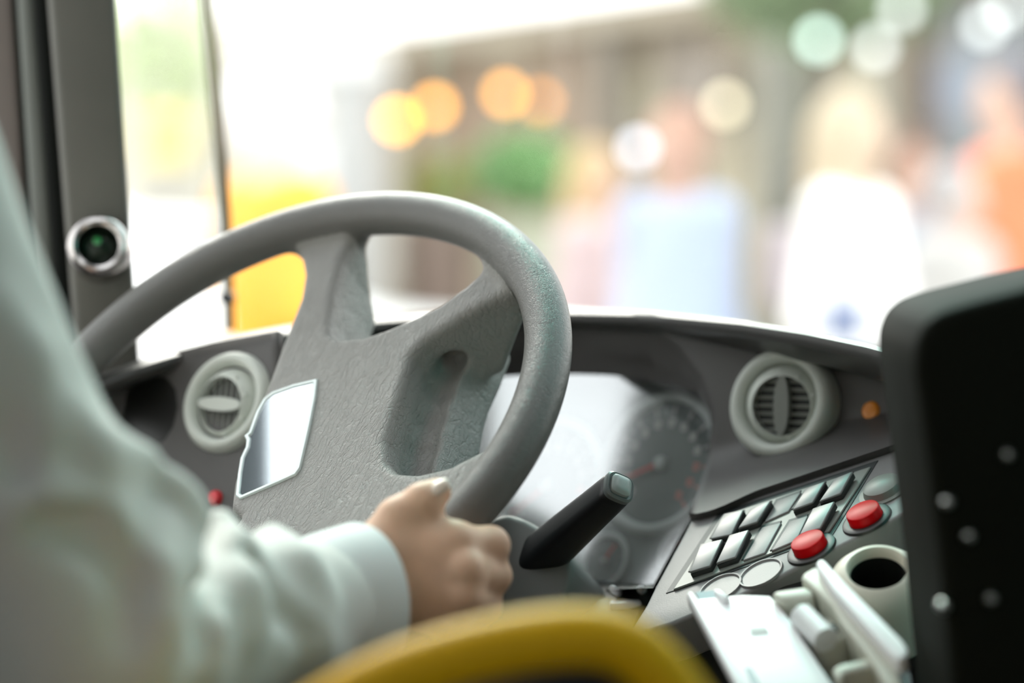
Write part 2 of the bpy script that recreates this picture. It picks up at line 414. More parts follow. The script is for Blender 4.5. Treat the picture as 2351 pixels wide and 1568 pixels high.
for k_, (a_, b_, c_, d_) in enumerate(LIGHT_OPENINGS):
    pane('window_%d' % (7 + k_), [[bxy(a_ - .01, c_ - .01, ROOF_Z + 0.03), bxy(b_ + .01, c_ - .01, ROOF_Z + 0.03)], [bxy(a_ - .01, d_ + .01, ROOF_Z + 0.03), bxy(b_ + .01, d_ + .01, ROOF_Z + 0.03)]], M_glass_side)  # panes over the roof openings added for light
# windscreen: curved in plan, with a teal band added on top to colour the incoming light
screen_plan = catmull([P(500, 300, 2.22)[:2], (-0.16, 2.50), (0.05, 2.60), (0.40, 2.52), (0.95, 2.24), (1.45, 1.93)], 8)
def plan_row(z, lean): return [np.array([p[0] - BF[0] * lean, p[1] - BF[1] * lean, z]) for p in screen_plan]
pane('window_1', [plan_row(1.28, 0.0), plan_row(1.6, 0.015), plan_row(2.12, 0.06)], M_glass)
pane('window_5', [plan_row(2.12, 0.06), plan_row(2.45, 0.12)], M_glass_teal)
q0 = P(300, 300, 1.98); q1 = P(488, 300, 2.20)
pane('window_2', [[np.array([*q0[:2], 1.25]), np.array([*q1[:2], 1.25])], [np.array([*q0[:2], 2.45]), np.array([*q1[:2], 2.45])]], M_glass_side)

# front wall under the windscreen, right front corner, left wall ahead of the driver
fw_pts = [np.array([p[0] + 0.01 * BF[0], p[1] + 0.01 * BF[1], FLOOR_Z]) for p in screen_plan]
grid_rows = [fw_pts, [np.array([p[0], p[1], 1.29]) for p in fw_pts]]
o = grid_surface('wall_front', grid_rows, M_wallin, None, 0.03); o['kind'] = 'structure'
sr_ = screen_plan[-1]; rc_ = bxy(1.90, 0.60, 0)
shell('trim_8', [np.array([sr_[0], sr_[1], FLOOR_Z]), np.array([rc_[0], rc_[1], FLOOR_Z]), np.array([rc_[0], rc_[1], ROOF_Z]), np.array([sr_[0] - 0.06, sr_[1] - 0.10, ROOF_Z])], BF * 0.04, M_wallin)
lc_ = bxy(-0.62, 0.10, 0); sl_ = P(488, 300, 2.20); pl_ = P(150, 300, 2.0)
shell('trim_9', [np.array([lc_[0], lc_[1], FLOOR_Z]), np.array([pl_[0], pl_[1] + 0.03, FLOOR_Z]), np.array([pl_[0], pl_[1] + 0.03, 1.22]), np.array([lc_[0], lc_[1], 1.22])], np.array([-0.03, 0.03, 0]), M_wallin)
shell('trim_10', [np.array([pl_[0], pl_[1] + 0.06, FLOOR_Z]), np.array([sl_[0], sl_[1], FLOOR_Z]), np.array([sl_[0], sl_[1], 1.26]), np.array([pl_[0], pl_[1] + 0.06, 1.26])], np.array([-0.03, 0.03, 0]), M_wallin)
# front left pillar and the window frames left of it
def col_strip(name, top_l, top_r, bot_l, bot_r, d, depth, m, ytop=-260, ybot=1250, bevel=0.006):
    """upright strip whose edges pass through photo pixels at y=0 and y=800; real depth pushed away from the camera"""
    def at(x0, x8, y): return x0 + (x8 - x0) * y / 800.0
    pts = [P(at(top_l, bot_l, ytop), ytop, d), P(at(top_r, bot_r, ytop), ytop, d), P(at(top_r, bot_r, ybot), ybot, d), P(at(top_l, bot_l, ybot), ybot, d)]
    return prism(name, pts, depth, m, None, bevel, 3)
depth_v = np.array([-0.022, 0.10, 0.0])
o = col_strip('trim_1', 112, 266, 175, 318, 1.96, depth_v, M_pillar); o['kind'] = 'structure'
o = col_strip('trim_2', 78, 118, 138, 182, 1.99, depth_v, mat('rubber_seal', (0.006, 0.007, 0.006), 0.8, spec=0.08)); o['kind'] = 'structure'
o = col_strip('trim_3', 40, 82, 92, 142, 2.02, depth_v, mat('window_frame_grey', (0.12, 0.13, 0.115), 0.5)); o['kind'] = 'structure'
o = col_strip('trim_4', 30, 42, 82, 94, 2.03, depth_v, mat('rubber_seal', (0.006, 0.007, 0.006), 0.8, spec=0.08)); o['kind'] = 'structure'
o = col_strip('trim_5', -90, 32, -40, 84, 2.04, depth_v, mat('window_frame_brown', (0.17, 0.145, 0.13), 0.5)); o['kind'] = 'structure'

# thin seal where the quarter window meets the windscreen, with its clip
seal = thing('window_seal', P(520, 720, 2.20), 'thin brown upright seal between quarter window and windscreen with a black clip low down', 'window seal')
M_seal = mat('seal_brown', (0.32, 0.20, 0.11), 0.5); M_seal2 = mat('seal_cream', (0.72, 0.66, 0.52), 0.5)
tube('seal_strip', catmull([P(470, -200, 2.20), P(482, 0, 2.20), P(502, 200, 2.20), P(517, 400, 2.20), P(526, 560, 2.20), P(530, 760, 2.20)], 5), 0.0032, M_seal, seal, 10)
tube('seal_bead', catmull([P(450, -200, 2.20), P(463, 0, 2.20), P(487, 250, 2.20), P(506, 450, 2.20), P(517, 640, 2.20), P(521, 760, 2.20)], 5), 0.0030, M_seal2, seal, 10)
lathe('clip', P(524, 684, 2.17), cv(-.3, -1, .1), [(0, 0.010), (0.0045, 0.0095), (0.006, 0.007), (0.006, -0.004), (0, -0.004)], M_black, seal, 20)

# round chrome sensor on the pillar
sn = unit(cv(0.10, -0.95, 0.12)); sc_ = P(226, 565, 1.93)
sensor = thing('driver_sensor', sc_ - sn * 0.03, 'round chrome ringed sensor with a dark green lens on the left pillar', 'sensor')
lathe('chrome_ring', sc_, sn, [(0.0150, -0.012), (0.0150, 0.000), (0.0165, 0.0045), (0.0195, 0.0060), (0.0225, 0.0045), (0.0248, 0.0005), (0.0252, -0.006), (0.0252, -0.034), (0.0150, -0.034), (0.0150, -0.012)], mat('sensor_chrome', (0.46, 0.43, 0.42), 0.25, 1.0), sensor, 48, close=False)
lathe('lens', sc_, sn, [(0, 0.001), (0.006, 0.000), (0.011, -0.003), (0.0149, -0.0075), (0.0149, -0.014), (0, -0.014)], mat('green_lens', (0.006, 0.016, 0.009), 0.30, spec=0.3), sensor, 40)
lathe('green_coating', sc_ + sn * 0.0012 + cv(-0.001, 0, 0.004), sn, [(0, 0.0006), (0.0034, 0.0002), (0.0038, -0.0012), (0, -0.0012)], mat('lens_green', (0.02, 0.22, 0.06), 0.2, coat=1.0), sensor, 24)  # green reflection on the lens painted as a small disc

# ------------------------------------------------------------------ steering wheel
WC = P(622, 962, 1.74)
wn_ = unit(cv(math.sin(math.radians(-30.2)) * math.cos(math.radians(43.6)), -math.cos(math.radians(-30.2)) * math.cos(math.radians(43.6)), math.sin(math.radians(43.6))))
wu, wv, wn_ = frame_of(wn_)
R_RIM, R_TUBE = 0.2135, 0.0168
def to_wheel(px, py, w):
    q = on_plane(px, py, WC + wn_ * w, wn_) - WC; return (float(q @ wu), float(q @ wv))
def from_wheel(u, v, w): return WC + u * wu + v * wv + w * wn_
polyA = [to_wheel(x, y, -0.012) for x, y in [(672, 535), (775, 505), (862, 490), (822, 540), (786, 600), (766, 660), (752, 720), (750, 756), (772, 768), (825, 764), (882, 748), (950, 724), (1010, 700), (1070, 664), (1112, 626),
        (1140, 570), (1245, 660), (1203, 662), (1130, 695), (1059, 728), (975, 772), (938, 806), (916, 870), (893, 940), (876, 1000), (880, 1050), (906, 1078), (960, 1086), (1040, 1074), (1092, 1048),
        (1190, 1000), (1110, 1150), (1005, 1176), (900, 1205), (800, 1232), (735, 1240), (640, 1232), (570, 1195), (520, 1150), (526, 1090), (555, 1000), (600, 880), (642, 780), (690, 680), (702, 630), (694, 585)]]
polyB = [to_wheel(x, y, -0.046) for x, y in [(960, 775), (1060, 735), (1092, 745), (1070, 800), (1042, 860), (1028, 905), (1010, 1000), (996, 1075), (950, 1125), (885, 1090), (850, 950), (900, 820)]]
# lower-left spoke, low behind the driver's arm
polyC = [to_wheel(x, y, -0.012) for x, y in [(560, 1150), (660, 1180), (735, 1240), (640, 1330), (560, 1400), (500, 1500), (360, 1500), (420, 1360), (500, 1240)]]
h = 0.0021; lo = np.array([-0.236, -0.236, -0.092]); hi = np.array([0.236, 0.236, 0.026])
gw = grid_pts(lo, hi, h); U, V, Wg = gw[..., 0], gw[..., 1], gw[..., 2]
rho2 = np.sqrt(U[:, :, 0] ** 2 + V[:, :, 0] ** 2)
dA = np.minimum(sd_poly2(U[:, :, 0], V[:, :, 0], polyA), sd_poly2(U[:, :, 0], V[:, :, 0], polyC)); dB = sd_poly2(U[:, :, 0], V[:, :, 0], polyB)
def extr(d2, w, wlo, whi, r):
    wc = (wlo + whi) / 2; hh = (whi - wlo) / 2
    qx = d2[:, :, None] + r - 0.12 * np.clip(whi[:, :, None] - w, 0, 0.08); qy = np.abs(w - wc[:, :, None]) - hh[:, :, None] + r
    return np.sqrt(np.maximum(qx, 0) ** 2 + np.maximum(qy, 0) ** 2) + np.minimum(np.maximum(qx, qy), 0) - r
def wtop(r): return -0.008 - 0.011 * np.clip(1 - (r / 0.17) ** 2, 0, 1)
top_w = wtop(rho2); bot_w = -0.018 - 0.054 * np.clip((0.214 - rho2) / 0.050, 0, 1)
fA = extr(dA, Wg, bot_w, top_w, 0.0065)
qx = dB[:, :, None] - 0.30 * np.clip(-0.046 - Wg, 0, 0.06) + 0.007; qy = np.abs(Wg + 0.0685) - 0.0225 + 0.007
fB = np.sqrt(np.maximum(qx, 0) ** 2 + np.maximum(qy, 0) ** 2) + np.minimum(np.maximum(qx, qy), 0) - 0.007
rr = np.sqrt(U ** 2 + V ** 2)
fT = np.sqrt((rr - R_RIM) ** 2 + Wg ** 2) - R_TUBE
fboss = np.maximum(rr - 0.055, np.abs(Wg + 0.075) - 0.02)
fw_ = smin(smin(fA, fT, 0.014), smin(fB, np.minimum(fboss, 1), 0.01), 0.006)
gr = [np.array([*to_wheel(x, y, -0.046), -0.045], np.float32) for x, y in ((1048, 812), (1012, 889), (990, 953), (972, 1023), (958, 1083))]
gloc = np.stack([U, V, Wg], -1)
for a_, b_ in zip(gr[:-1], gr[1:]): fw_ = smax(fw_, -sd_cone(gloc, a_, b_, 0.0095, 0.0095), 0.006)
del gloc
vv, qq = surface_net(fw_, lo, h); vv = relax(vv, qq, 2)
wheel = thing('steering_wheel', WC, 'large grey leather bus steering wheel with a mirror badge on its hub', 'steering wheel')
cen = vv[qq].mean(1); cr = np.sqrt(cen[:, 0] ** 2 + cen[:, 1] ** 2)
def wheel_world(v): return WC + v[:, 0:1] * wu + v[:, 1:2] * wv + v[:, 2:3] * wn_
mrim = cr > R_RIM - R_TUBE - 0.001
v1, q1_ = sub_mesh(vv, qq, mrim); link_mesh('rim', np_mesh('rim', wheel_world(v1), q1_), M_rim, wheel, WC)
v1, q1_ = sub_mesh(vv, qq, ~mrim); link_mesh('hub', np_mesh('hub', wheel_world(v1), q1_), M_wheel, wheel, WC)
del gw, U, V, Wg, rr, fA, fB, fT, fw_, fboss
wb0 = float(wtop(0.02)) + 0.0004
badge_px = [(731, 873), (726, 915), (712, 985), (691, 1078), (680, 1093), (620, 1120), (553, 1149), (543, 1141), (548, 1092), (554, 1056), (566, 1030), (568, 1014), (563, 1004), (573, 996), (590, 950), (607, 919), (628, 903), (676, 886)]
bo = [np.array(to_wheel(x, y, wb0)) for x, y in badge_px]
def inset_poly(poly, d):
    n = len(poly); out = []; area = sum(poly[i - 1][0] * poly[i][1] - poly[i][0] * poly[i - 1][1] for i in range(n)); s = 1 if area > 0 else -1
    for i in range(n):
        a, b, c = poly[i - 1], poly[i], poly[(i + 1) % n]; e1 = unit(b - a); e2 = unit(c - b)
        n1 = np.array([-e1[1], e1[0]]) * s; n2 = np.array([-e2[1], e2[0]]) * s; m = unit(n1 + n2); out.append(b + m * d / max(0.5, float(m @ n1)))
    return out
bi = inset_poly(bo, 0.0032)
badge = prism('badge', [from_wheel(*p, wb0 - 0.004) for p in bi], wn_ * 0.0052, M_mirror, wheel, 0.0004, 1)
bm = bmesh.new(); n = len(bo)
ra = [[bm.verts.new(tuple(from_wheel(*p, w))) for p in pl] for pl, w in ((bo, wb0 - 0.004), (bo, wb0 + 0.0014), (inset_poly(bo, 0.0006), wb0 + 0.0022), (inset_poly(bo, 0.0026), wb0 + 0.0022), (bi, wb0 + 0.0012), (bi, wb0 - 0.004))]
for A, B in zip(ra[:-1], ra[1:]):
    for i in range(n): bm.faces.new([A[i], A[(i + 1) % n], B[(i + 1) % n], B[i]])
from_bm('badge_frame', bm, M_badge_edge, badge, autosmooth=50)

# ------------------------------------------------------------------ steering column with lever
col = thing('steering_column', P(1215, 1400, 1.82), 'dark grey steering column shroud with black multifunction lever behind the wheel', 'steering column')
sh_n = unit(cv(-0.30, -0.75, 0.35)); sx = unit(np.cross(sh_n, (0, 0, 1))); sx = sx if sx @ AX > 0 else -sx; sy = np.cross(sh_n, sx); sy = sy if sy[2] > 0 else -sy
sh_px = [(1090, 1215), (1130, 1185), (1165, 1176), (1205, 1190), (1262, 1222), (1296, 1262), (1314, 1290), (1312, 1325), (1296, 1375), (1270, 1440), (1090, 1440), (1070, 1320)]
sh_p0 = P(1200, 1290, 1.765)
prism('shroud', [on_plane(x, y, sh_p0, sh_n) for x, y in sh_px], -sh_n * 0.09, M_shroud, col, 0.010, 4)
tube('column_tube', [WC - wn_ * 0.070, WC - wn_ * 0.22], 0.032, M_shroud, col, 28)
box('column_cover', WC - wn_ * 0.16 + wu * 0.01, (0.07, 0.05, 0.05), M_shroud, col, (wu, wv, wn_), 0.012, 3)
lb, lt = P(1236, 1283, 1.775), P(1420, 1120, 1.690)
la = unit(lt - lb); lx = unit(np.cross(la, cv(0.4, 0.1, 1))); ly = np.cross(la, lx)
def sq_ring(c, a, rx, k=0.55, n=28):
    out = []
    for i in range(n):
        t = 2 * math.pi * i / n; cs, sn2 = math.cos(t), math.sin(t)
        out.append(c + rx * (math.copysign(abs(cs) ** k, cs) * lx + math.copysign(abs(sn2) ** k, sn2) * ly))
    return out
def loft(bm, rings, cap=True):
    vs = [[bm.verts.new(tuple(p)) for p in r] for r in rings]; n = len(vs[0])
    for A, B in zip(vs[:-1], vs[1:]):
        for i in range(n): bm.faces.new([A[i], A[(i + 1) % n], B[(i + 1) % n], B[i]])
    if cap: bm.faces.new(list(reversed(vs[0]))); bm.faces.new(vs[-1])
L = float(np.linalg.norm(lt - lb)); bm = bmesh.new()
loft(bm, [sq_ring(lb + la * L * t, la, r) for t, r in ((-0.25, 0.0150), (0.0, 0.0152), (0.3, 0.0142), (0.7, 0.0122), (0.93, 0.0113), (0.97, 0.0110), (0.985, 0.0098), (0.99, 0.0085))])
lever = from_bm('lever', bm, M_lever, col, autosmooth=45)
bm = bmesh.new(); loft(bm, [sq_ring(lb + la * (L * 0.985), la, r, 0.6) for r in (0.0112,)] + [sq_ring(lb + la * (L * 0.985 + 0.0035), la, 0.0112, 0.6), sq_ring(lb + la * (L * 0.985 + 0.005), la, 0.0098, 0.6), sq_ring(lb + la * (L * 0.985 + 0.004), la, 0.0085, 0.6)])
from_bm('lever_cap', bm, mat('lever_cap_grey', (0.16, 0.18, 0.18), 0.35), lever, autosmooth=40)
bm = bmesh.new(); loft(bm, [sq_ring(lb + la * (L * 0.985 + 0.002), la, 0.0078, 0.5), sq_ring(lb + la * (L * 0.985 + 0.0065), la, 0.0076, 0.5), sq_ring(lb + la * (L * 0.985 + 0.0085), la, 0.0056, 0.5), sq_ring(lb + la * (L * 0.985 + 0.0088), la, 0.0030, 0.5)])
from_bm('lever_button', bm, mat('lever_button_grey', (0.40, 0.43, 0.42), 0.3), lever, autosmooth=40)

# ------------------------------------------------------------------ dashboard
dash = thing('dashboard', P(1300, 1450, 1.95), 'dark curved driver dashboard with round air vents, gauges and a tilted switch console', 'dashboard')
def interp(x, tab):
    xs = [t[0] for t in tab]; return float(np.interp(x, xs, [t[1] for t in tab]))
lip_y = [(180, 895), (310, 846), (400, 818), (500, 793), (640, 768), (880, 738), (1100, 724), (1310, 719), (1500, 724), (1700, 744), (1850, 768), (1990, 798), (2160, 845)]
lip_d = [(180, 1.86), (310, 1.89), (500, 1.93), (640, 1.97), (880, 2.02), (1100, 2.03), (1310, 2.0), (1500, 1.93), (1700, 1.85), (1850, 1.79), (1990, 1.74), (2160, 1.68)]
xs = np.linspace(180, 2160, 70)
def lip(x, dy=0, dd=0): return P(x, interp(x, lip_y) + dy, interp(x, lip_d) + dd)
rows = []
for k, (back, up) in enumerate(((0.62, -0.010), (0.3, 0.0), (0.10, 0.004), (0.03, 0.003), (0.008, 0.0), (0.0, -0.003), (-0.002, -0.007), (0.0, -0.011), (0.006, -0.014), (0.05, -0.016))):
    r = []
    for x in xs:
        p = lip(x); dirp = unit(np.array([p[0] * 0.5 + 0.1, 1.0, 0])); dirp = dirp if back > 0.05 else np.array([0, 1.0, 0]); shr = 1 - 0.5 * min(1, max(0, (x - 1310) / 500)) if back > 0.05 else 1
        q = p + dirp * back * shr
        drop = back * (0.03 + 0.14 * min(1, max(0, (x - 1250) / 350))) if back > 0.02 else 0
        r.append(np.array([q[0], q[1], p[2] + up + 0.003 - drop]))
    rows.append(r)
grid_surface('dash_top', rows, M_dash_top, dash)

VN = unit(cv(-0.55, -0.80, 0.20)); VR = P(1813, 934, 1.862)
PA = P(1545, 1355, 1.710); PN = unit(cv(-0.44, -0.34, 0.83))
bnd = [(728, 1440), (745, 1484), (800, 1562), (870, 1612), (940, 1637), (980, 1643), (1060, 1633), (1130, 1612), (1180, 1592)]
def dconsole(px, py): return float((on_plane(px, py, PA, PN) - CAM) @ AF)
def dface(px, py): return float((on_plane(px, py, VR - VN * 0.004, VN) - CAM) @ AF)
rows = []
nT, nS = 26, 30
for i in range(nT + 1):
    t = i / nT; r = []
    yl = 728 + (1183 - 728) * t; xl = interp(yl, bnd)
    for j in range(nS + 1):
        s = j / nS; x = xl + (2140 - xl) * s
        ytop = interp(x, lip_y) - 2; ycr = 1180 - (x - 1590) * 0.333
        y = yl if s == 0 else ytop + (ycr - ytop) * t
        if s < 0.30: y = yl + (y - yl) * (1 - (1 - s / 0.30) ** 2)
        b = max(0, (t - 0.66) / 0.34) ** 1.3
        d = dface(x, y) * (1 - b) + (dconsole(x, y)) * b
        d = max(d, interp(x, lip_d) + 0.012) if t < 0.06 else d
        r.append(P(x, y, d))
    rows.append(r)
rows.append([p - 0.008 * PN + np.array([0, 0.004, 0]) for p in rows[-1]])
face_r = grid_surface('dash_face', rows, M_dash, dash, -0.006)

LN = unit(cv(-0.50, -0.80, 0.30)); VL = P(527, 926, 1.875)
rows = []
for i in range(17):
    t = i / 16; r = []
    for j in range(25):
        x = 200 + (650 - 200) * j / 24; y0 = interp(x, lip_y) - 2; y = y0 + (1330 - y0) * t
        d = float((on_plane(x, y, VL - LN * 0.004, LN) - CAM) @ AF); d = min(d, interp(x, lip_d) + 0.05)
        r.append(P(x, y, d))
    rows.append(r)
grid_surface('dash_face', rows, M_dash, dash, -0.006)
shade_sheet_px = [(255, 1000), (262, 905), (290, 872), (335, 862), (385, 868), (406, 895), (411, 935), (400, 980), (380, 1012), (330, 1040), (280, 1030)]
shade_sheet = prism('cup_recess', [on_plane(x, y, VL + LN * 0.001, LN) for x, y in shade_sheet_px], LN * 0.0012, M_black, dash, 0.0004, 1)  # flat black sheet paints the dark of the recess, nothing is cut
shade_sheet['label'] = 'black open recess'
prism('recess_rim', [on_plane(x, y, VL, LN) for x, y in [(240, 1010), (250, 895), (283, 858), (335, 848), (394, 854), (420, 890), (426, 938), (412, 990), (388, 1030), (330, 1058), (268, 1045)]], LN * 0.0012, M_dash, dash, 0.0004, 1)
# small red lamp low on the left dash
o = lathe('warning_lamp', on_plane(498, 1147, VL, LN), LN, [(0, 0.007), (0.005, 0.006), (0.007, 0.003), (0.007, -0.002), (0, -0.002)], mat('red_lamp_lens', (0.75, 0.05, 0.06), 0.3), dash, 20); o['label'] = 'small red lamp'

def air_vent(c, n, R, ball_n, horiz):
    """ring, turning ball with louvres and a paddle"""
    u, v, n = frame_of(n); k = R / 0.0425
    ring = lathe('air_vent', c, n, [(0.0300 * k, -0.012), (0.0300 * k, 0.003), (0.0318 * k, 0.0085), (0.0350 * k, 0.0105), (0.0388 * k, 0.0090), (0.0415 * k, 0.0045), (0.0425 * k, -0.001), (0.0425 * k, -0.045), (0.0300 * k, -0.045), (0.0300 * k, -0.012)], M_vent, dash, 64, close=False, auto=60)
    bu, bv, bn = frame_of(ball_n); rb = 0.0308 * k; bc = c - n * 0.010
    prof = [(rb * math.sin(a), rb * math.cos(a)) for a in np.linspace(math.radians(47), math.radians(105), 14)]
    hole_r = prof[0][0]; h0 = prof[0][1]
    prof = [(hole_r * 0.97, h0 - 0.014 * k), (hole_r * 0.97, h0 + 0.0002)] + prof
    lathe('vent_ball', bc, bn, prof, M_vent, ring, 56, close=False, auto=50)
    lathe('vent_throat', bc + bn * (h0 - 0.013 * k), bn, [(0, 0), (hole_r * 0.97, 0.0003)], M_black, ring, 40, close=False)
    a1, a2 = (bv, bu) if not horiz else (bu, bv)      # slats run along a2
    bm = bmesh.new(); ns = 7
    for i in range(ns):
        off = (i - (ns - 1) / 2) * 2 * hole_r / (ns + 0.6); half = math.sqrt(max(hole_r ** 2 - off ** 2, 0)) * 0.97
        bm_box(bm, bc + bn * (h0 - 0.006 * k) + a1 * off, (a2, unit(a1 + bn * 0.45), np.cross(a2, unit(a1 + bn * 0.45))), (half, 0.0014 * k, 0.0004))
    from_bm('louvres', bm, M_louver, ring, autosmooth=30)
    bm = bmesh.new(); pl = hole_r * 0.98; outl = []
    for i in range(25):
        s = -1 + 2 * i / 24; outl.append((s * pl, 0.0052 * k * math.sqrt(max(0, 1 - s * s)) + 0.0004))
    top = [bc + bn * (h0 + 0.0015 * k) + a1 * p[0] + a2 * p[1] for p in outl] + [bc + bn * (h0 + 0.0015 * k) + a1 * p[0] - a2 * p[1] for p in reversed(outl)]
    bm_prism(bm, top, -bn * 0.010 * k, 0.0)
    from_bm('paddle', bm, M_vent if horiz else M_louver, ring, autosmooth=40)
    bm = bmesh.new()
    for a in np.radians([62, 20, -25, -75]):
        bm_lathe(bm, bc + rb * 0.985 * (math.cos(math.radians(37)) * (math.cos(a) * bu + math.sin(a) * bv) + math.sin(math.radians(37)) * bn), bn, [(0, 0.0022), (0.0016, 0.0015), (0.002, 0), (0.002, -0.002)], 10, close=False)
    from_bm('grip_studs', bm, M_vent, ring, autosmooth=50)
    return ring
air_vent(VR + VN * 0.012, VN, 0.0442, unit(cv(-0.35, -0.9, 0.05)), False)
air_vent(VL, LN, 0.0415, unit(cv(-0.62, -0.9, 0.15)), True)

# instrument cluster: recess, dial plate, gauges, clear cover
GN = unit(cv(-0.62, -0.70, 0.34)); G0 = P(1522, 1066, 1.945)
def gp(x, y, off=0.0): return on_plane(x, y, G0 + GN * off, GN)
open_px = [(760, 768), (1000, 742), (1310, 724), (1400, 728), (1480, 740), (1562, 800), (1612, 870), (1637, 940), (1643, 980), (1633, 1060), (1612, 1130), (1580, 1202), (1500, 1350), (1300, 1356), (900, 1356)]
plate_px = [(800, 885), (1000, 880), (1310, 876), (1400, 876), (1480, 880), (1562, 890), (1603, 905), (1628, 945), (1634, 980), (1624, 1060), (1602, 1128), (1572, 1198), (1492, 1345), (1300, 1348), (900, 1348)]
def od(x, y):
    if x < 800 or (x < 1000 and y > 1000): return 2.12
    if y < 760: return interp(x, lip_d) + 0.022
    if x > 1480: return dface(x, y) if y < 1180 else dconsole(x, y) + 0.01
    return 1.90
ro = [P(x, y, od(x, y)) for x, y in open_px]; rp = [gp(x, y, 0.012) for x, y in plate_px]; rpb = [gp(x, y, -0.012) for x, y in plate_px]
def dens(pl, k=6): return [pl[i] + (pl[i + 1] - pl[i]) * t / k for i in range(len(pl) - 1) for t in range(k)] + [pl[-1]]
ro, rp, rpb = dens(ro), dens(rp), dens(rpb)
rows = [[a + (b - a) * t for a, b in zip(ro, rp)] for t in (0, 0.12, 0.4, 0.55, 0.62, 0.8, 1.0)]
for k_, r in enumerate(rows):
    if k_ == 3:
        rows[k_] = [p + np.array([0, 0, -0.003]) for p in r]
grid_surface('cluster_hood', rows + [rpb], M_dash, dash)
plate = prism('cluster_plate', [gp(x, y, -0.010) for x, y in plate_px], -GN * 0.004, M_gauge_face, dash)
def gauge(cx, cy, R, needle_a, marks, arc=None):
    c = gp(cx, cy, -0.010); u, v, n = frame_of(GN)
    g = lathe('gauge', c, GN, [(0, 0.0010), (R * 0.86, 0.0010), (R * 0.87, 0.0), (0, 0.0)], M_gauge_hazed, dash, 64)
    lathe('gauge_ring', c, GN, torus_prof(R * 0.93, R * 0.07 + 0.0008, 12, 0.003), M_gauge_ring, g, 72, close=False, auto=80)
    dv = math.cos(needle_a) * u + math.sin(needle_a) * v; pv = np.cross(GN, dv)
    bm = bmesh.new(); b0 = c + GN * 0.0035
    bm_prism(bm, [b0 + pv * 0.0022 * R / 0.06, b0 + dv * R * 0.68 + pv * 0.0010, b0 + dv * R * 0.68 - pv * 0.0010, b0 - pv * 0.0022 * R / 0.06], GN * 0.0012)
    from_bm('needle', bm, M_needle, g, autosmooth=30)
    lathe('needle_cap', c, GN, [(0, 0.007), (R * 0.08, 0.0065), (R * 0.10, 0.004), (R * 0.10, 0.001)], M_gauge_ring, g, 24, close=False)
    for red in (False, True):
        bm = bmesh.new(); cnt = 0
        for i in range(marks):
            if (i >= marks * 0.75) != red: continue
            a = math.radians(225 - 270 * i / (marks - 1)); dd = math.cos(a) * u + math.sin(a) * v; tt = np.cross(GN, dd); cnt += 1
            bm_box(bm, c + dd * R * 0.76 + GN * 0.0014, (dd, tt, GN), (R * 0.075, R * 0.022, 0.0004))
            if marks > 8: bm_box(bm, c + dd * R * 0.58 + GN * 0.0014, (u, v, GN), (R * 0.05, R * 0.06, 0.0003))
        if cnt: from_bm('dial_marks', bm, M_mark_red if red else M_mark, g, autosmooth=30)
        else: bm.free()
    return g
gauge(1522, 1066, 0.0605, math.radians(206), 13)
gauge(1394, 1290, 0.0235, math.radians(62), 5)
gauge(1572, 1278, 0.0235, math.radians(120), 5)
gauge(1262, 1120, 0.0605, math.radians(220), 13)
gauge(1240, 1320, 0.0235, math.radians(100), 5)
rows = []; KN = unit(cv(-0.20, -0.70, 0.67)); K0 = gp(1642, 965, 0.010)
for i in range(15):
    t = i / 14; r = []
    for j in range(25):
        sx_ = j / 24; xr = interp(880 + 465 * t, [(880, 1560), (905, 1618), (945, 1640), (980, 1645), (1060, 1636), (1128, 1614), (1198, 1582), (1345, 1502)])
        x = 1040 + (xr - 1040) * sx_; y = 878 + 468 * t
        r.append(on_plane(x, y, K0, KN) + KN * 0.010 * (1 - (2 * sx_ - 1) ** 2))
    rows.append(r)
cover = grid_surface('instrument_cover', rows, M_cluster_glass, dash); cover['label'] = 'clear shiny cover'

# strip below the cluster with two little knobs and a pale key
sp = [P(x, y, d) for x, y, d in ((1250, 1346, 1.86), (1512, 1346, 1.80), (1490, 1400, 1.775), (1250, 1400, 1.83))]
prism('lower_strip', sp, np.array([0, 0.02, 0]), M_black, dash, 0.001, 1)
for x in (1411, 1475):
    o = lathe('trip_knob', P(x, 1356, 1.80), cv(-.3, -1, .3), [(0, 0.008), (0.0022, 0.0078), (0.003, 0.006), (0.003, -0.012), (0, -0.012)], M_white, dash, 16); o['label'] = 'little white knob'
lp_px = [(1250, 1378), (1478, 1378), (1440, 1480), (1250, 1480)]
prism('lower_panel', [P(x, y, 1.80 - (y - 1378) * 0.0006) for x, y in lp_px], np.array([0, 0.03, 0]), mat('lower_panel_tan', (0.36, 0.29, 0.20), 0.5), dash, 0.002, 2)
prism('pale_key', [P(x, y, 1.785) for x, y in ((1402, 1386), (1470, 1380), (1478, 1396), (1400, 1404))], np.array([0, 0.03, 0]), M_white, dash, 0.001, 2)

prism('dash_lower', [P(x, y, d) for x, y, d in ((150, 1180, 2.02), (700, 1240, 2.14), (1200, 1345, 2.00), (1480, 1345, 1.90), (1900, 1290, 1.80), (2500, 1100, 1.66), (2500, 2300, 1.66), (1480, 2300, 1.86), (150, 2300, 2.0))], np.array([0.03, 0.12, 0]), M_soft_black, dash, 0.004, 1)
# switch console
con_px = [(1592, 1182), (1700, 1144), (1860, 1091), (2000, 1044), (2140, 998), (2160, 1130), (2050, 1192), (1950, 1242), (1850, 1292), (1760, 1338), (1690, 1370), (1610, 1402), (1540, 1432), (1436, 1462), (1480, 1392), (1503, 1345), (1545, 1268)]
def cp(x, y, off=0.0): return on_plane(x, y, PA + PN * off, PN)
console = prism('switch_console', [cp(x, y, -0.002) for x, y in con_px], -PN * 0.032, M_console, dash, 0.003, 3)
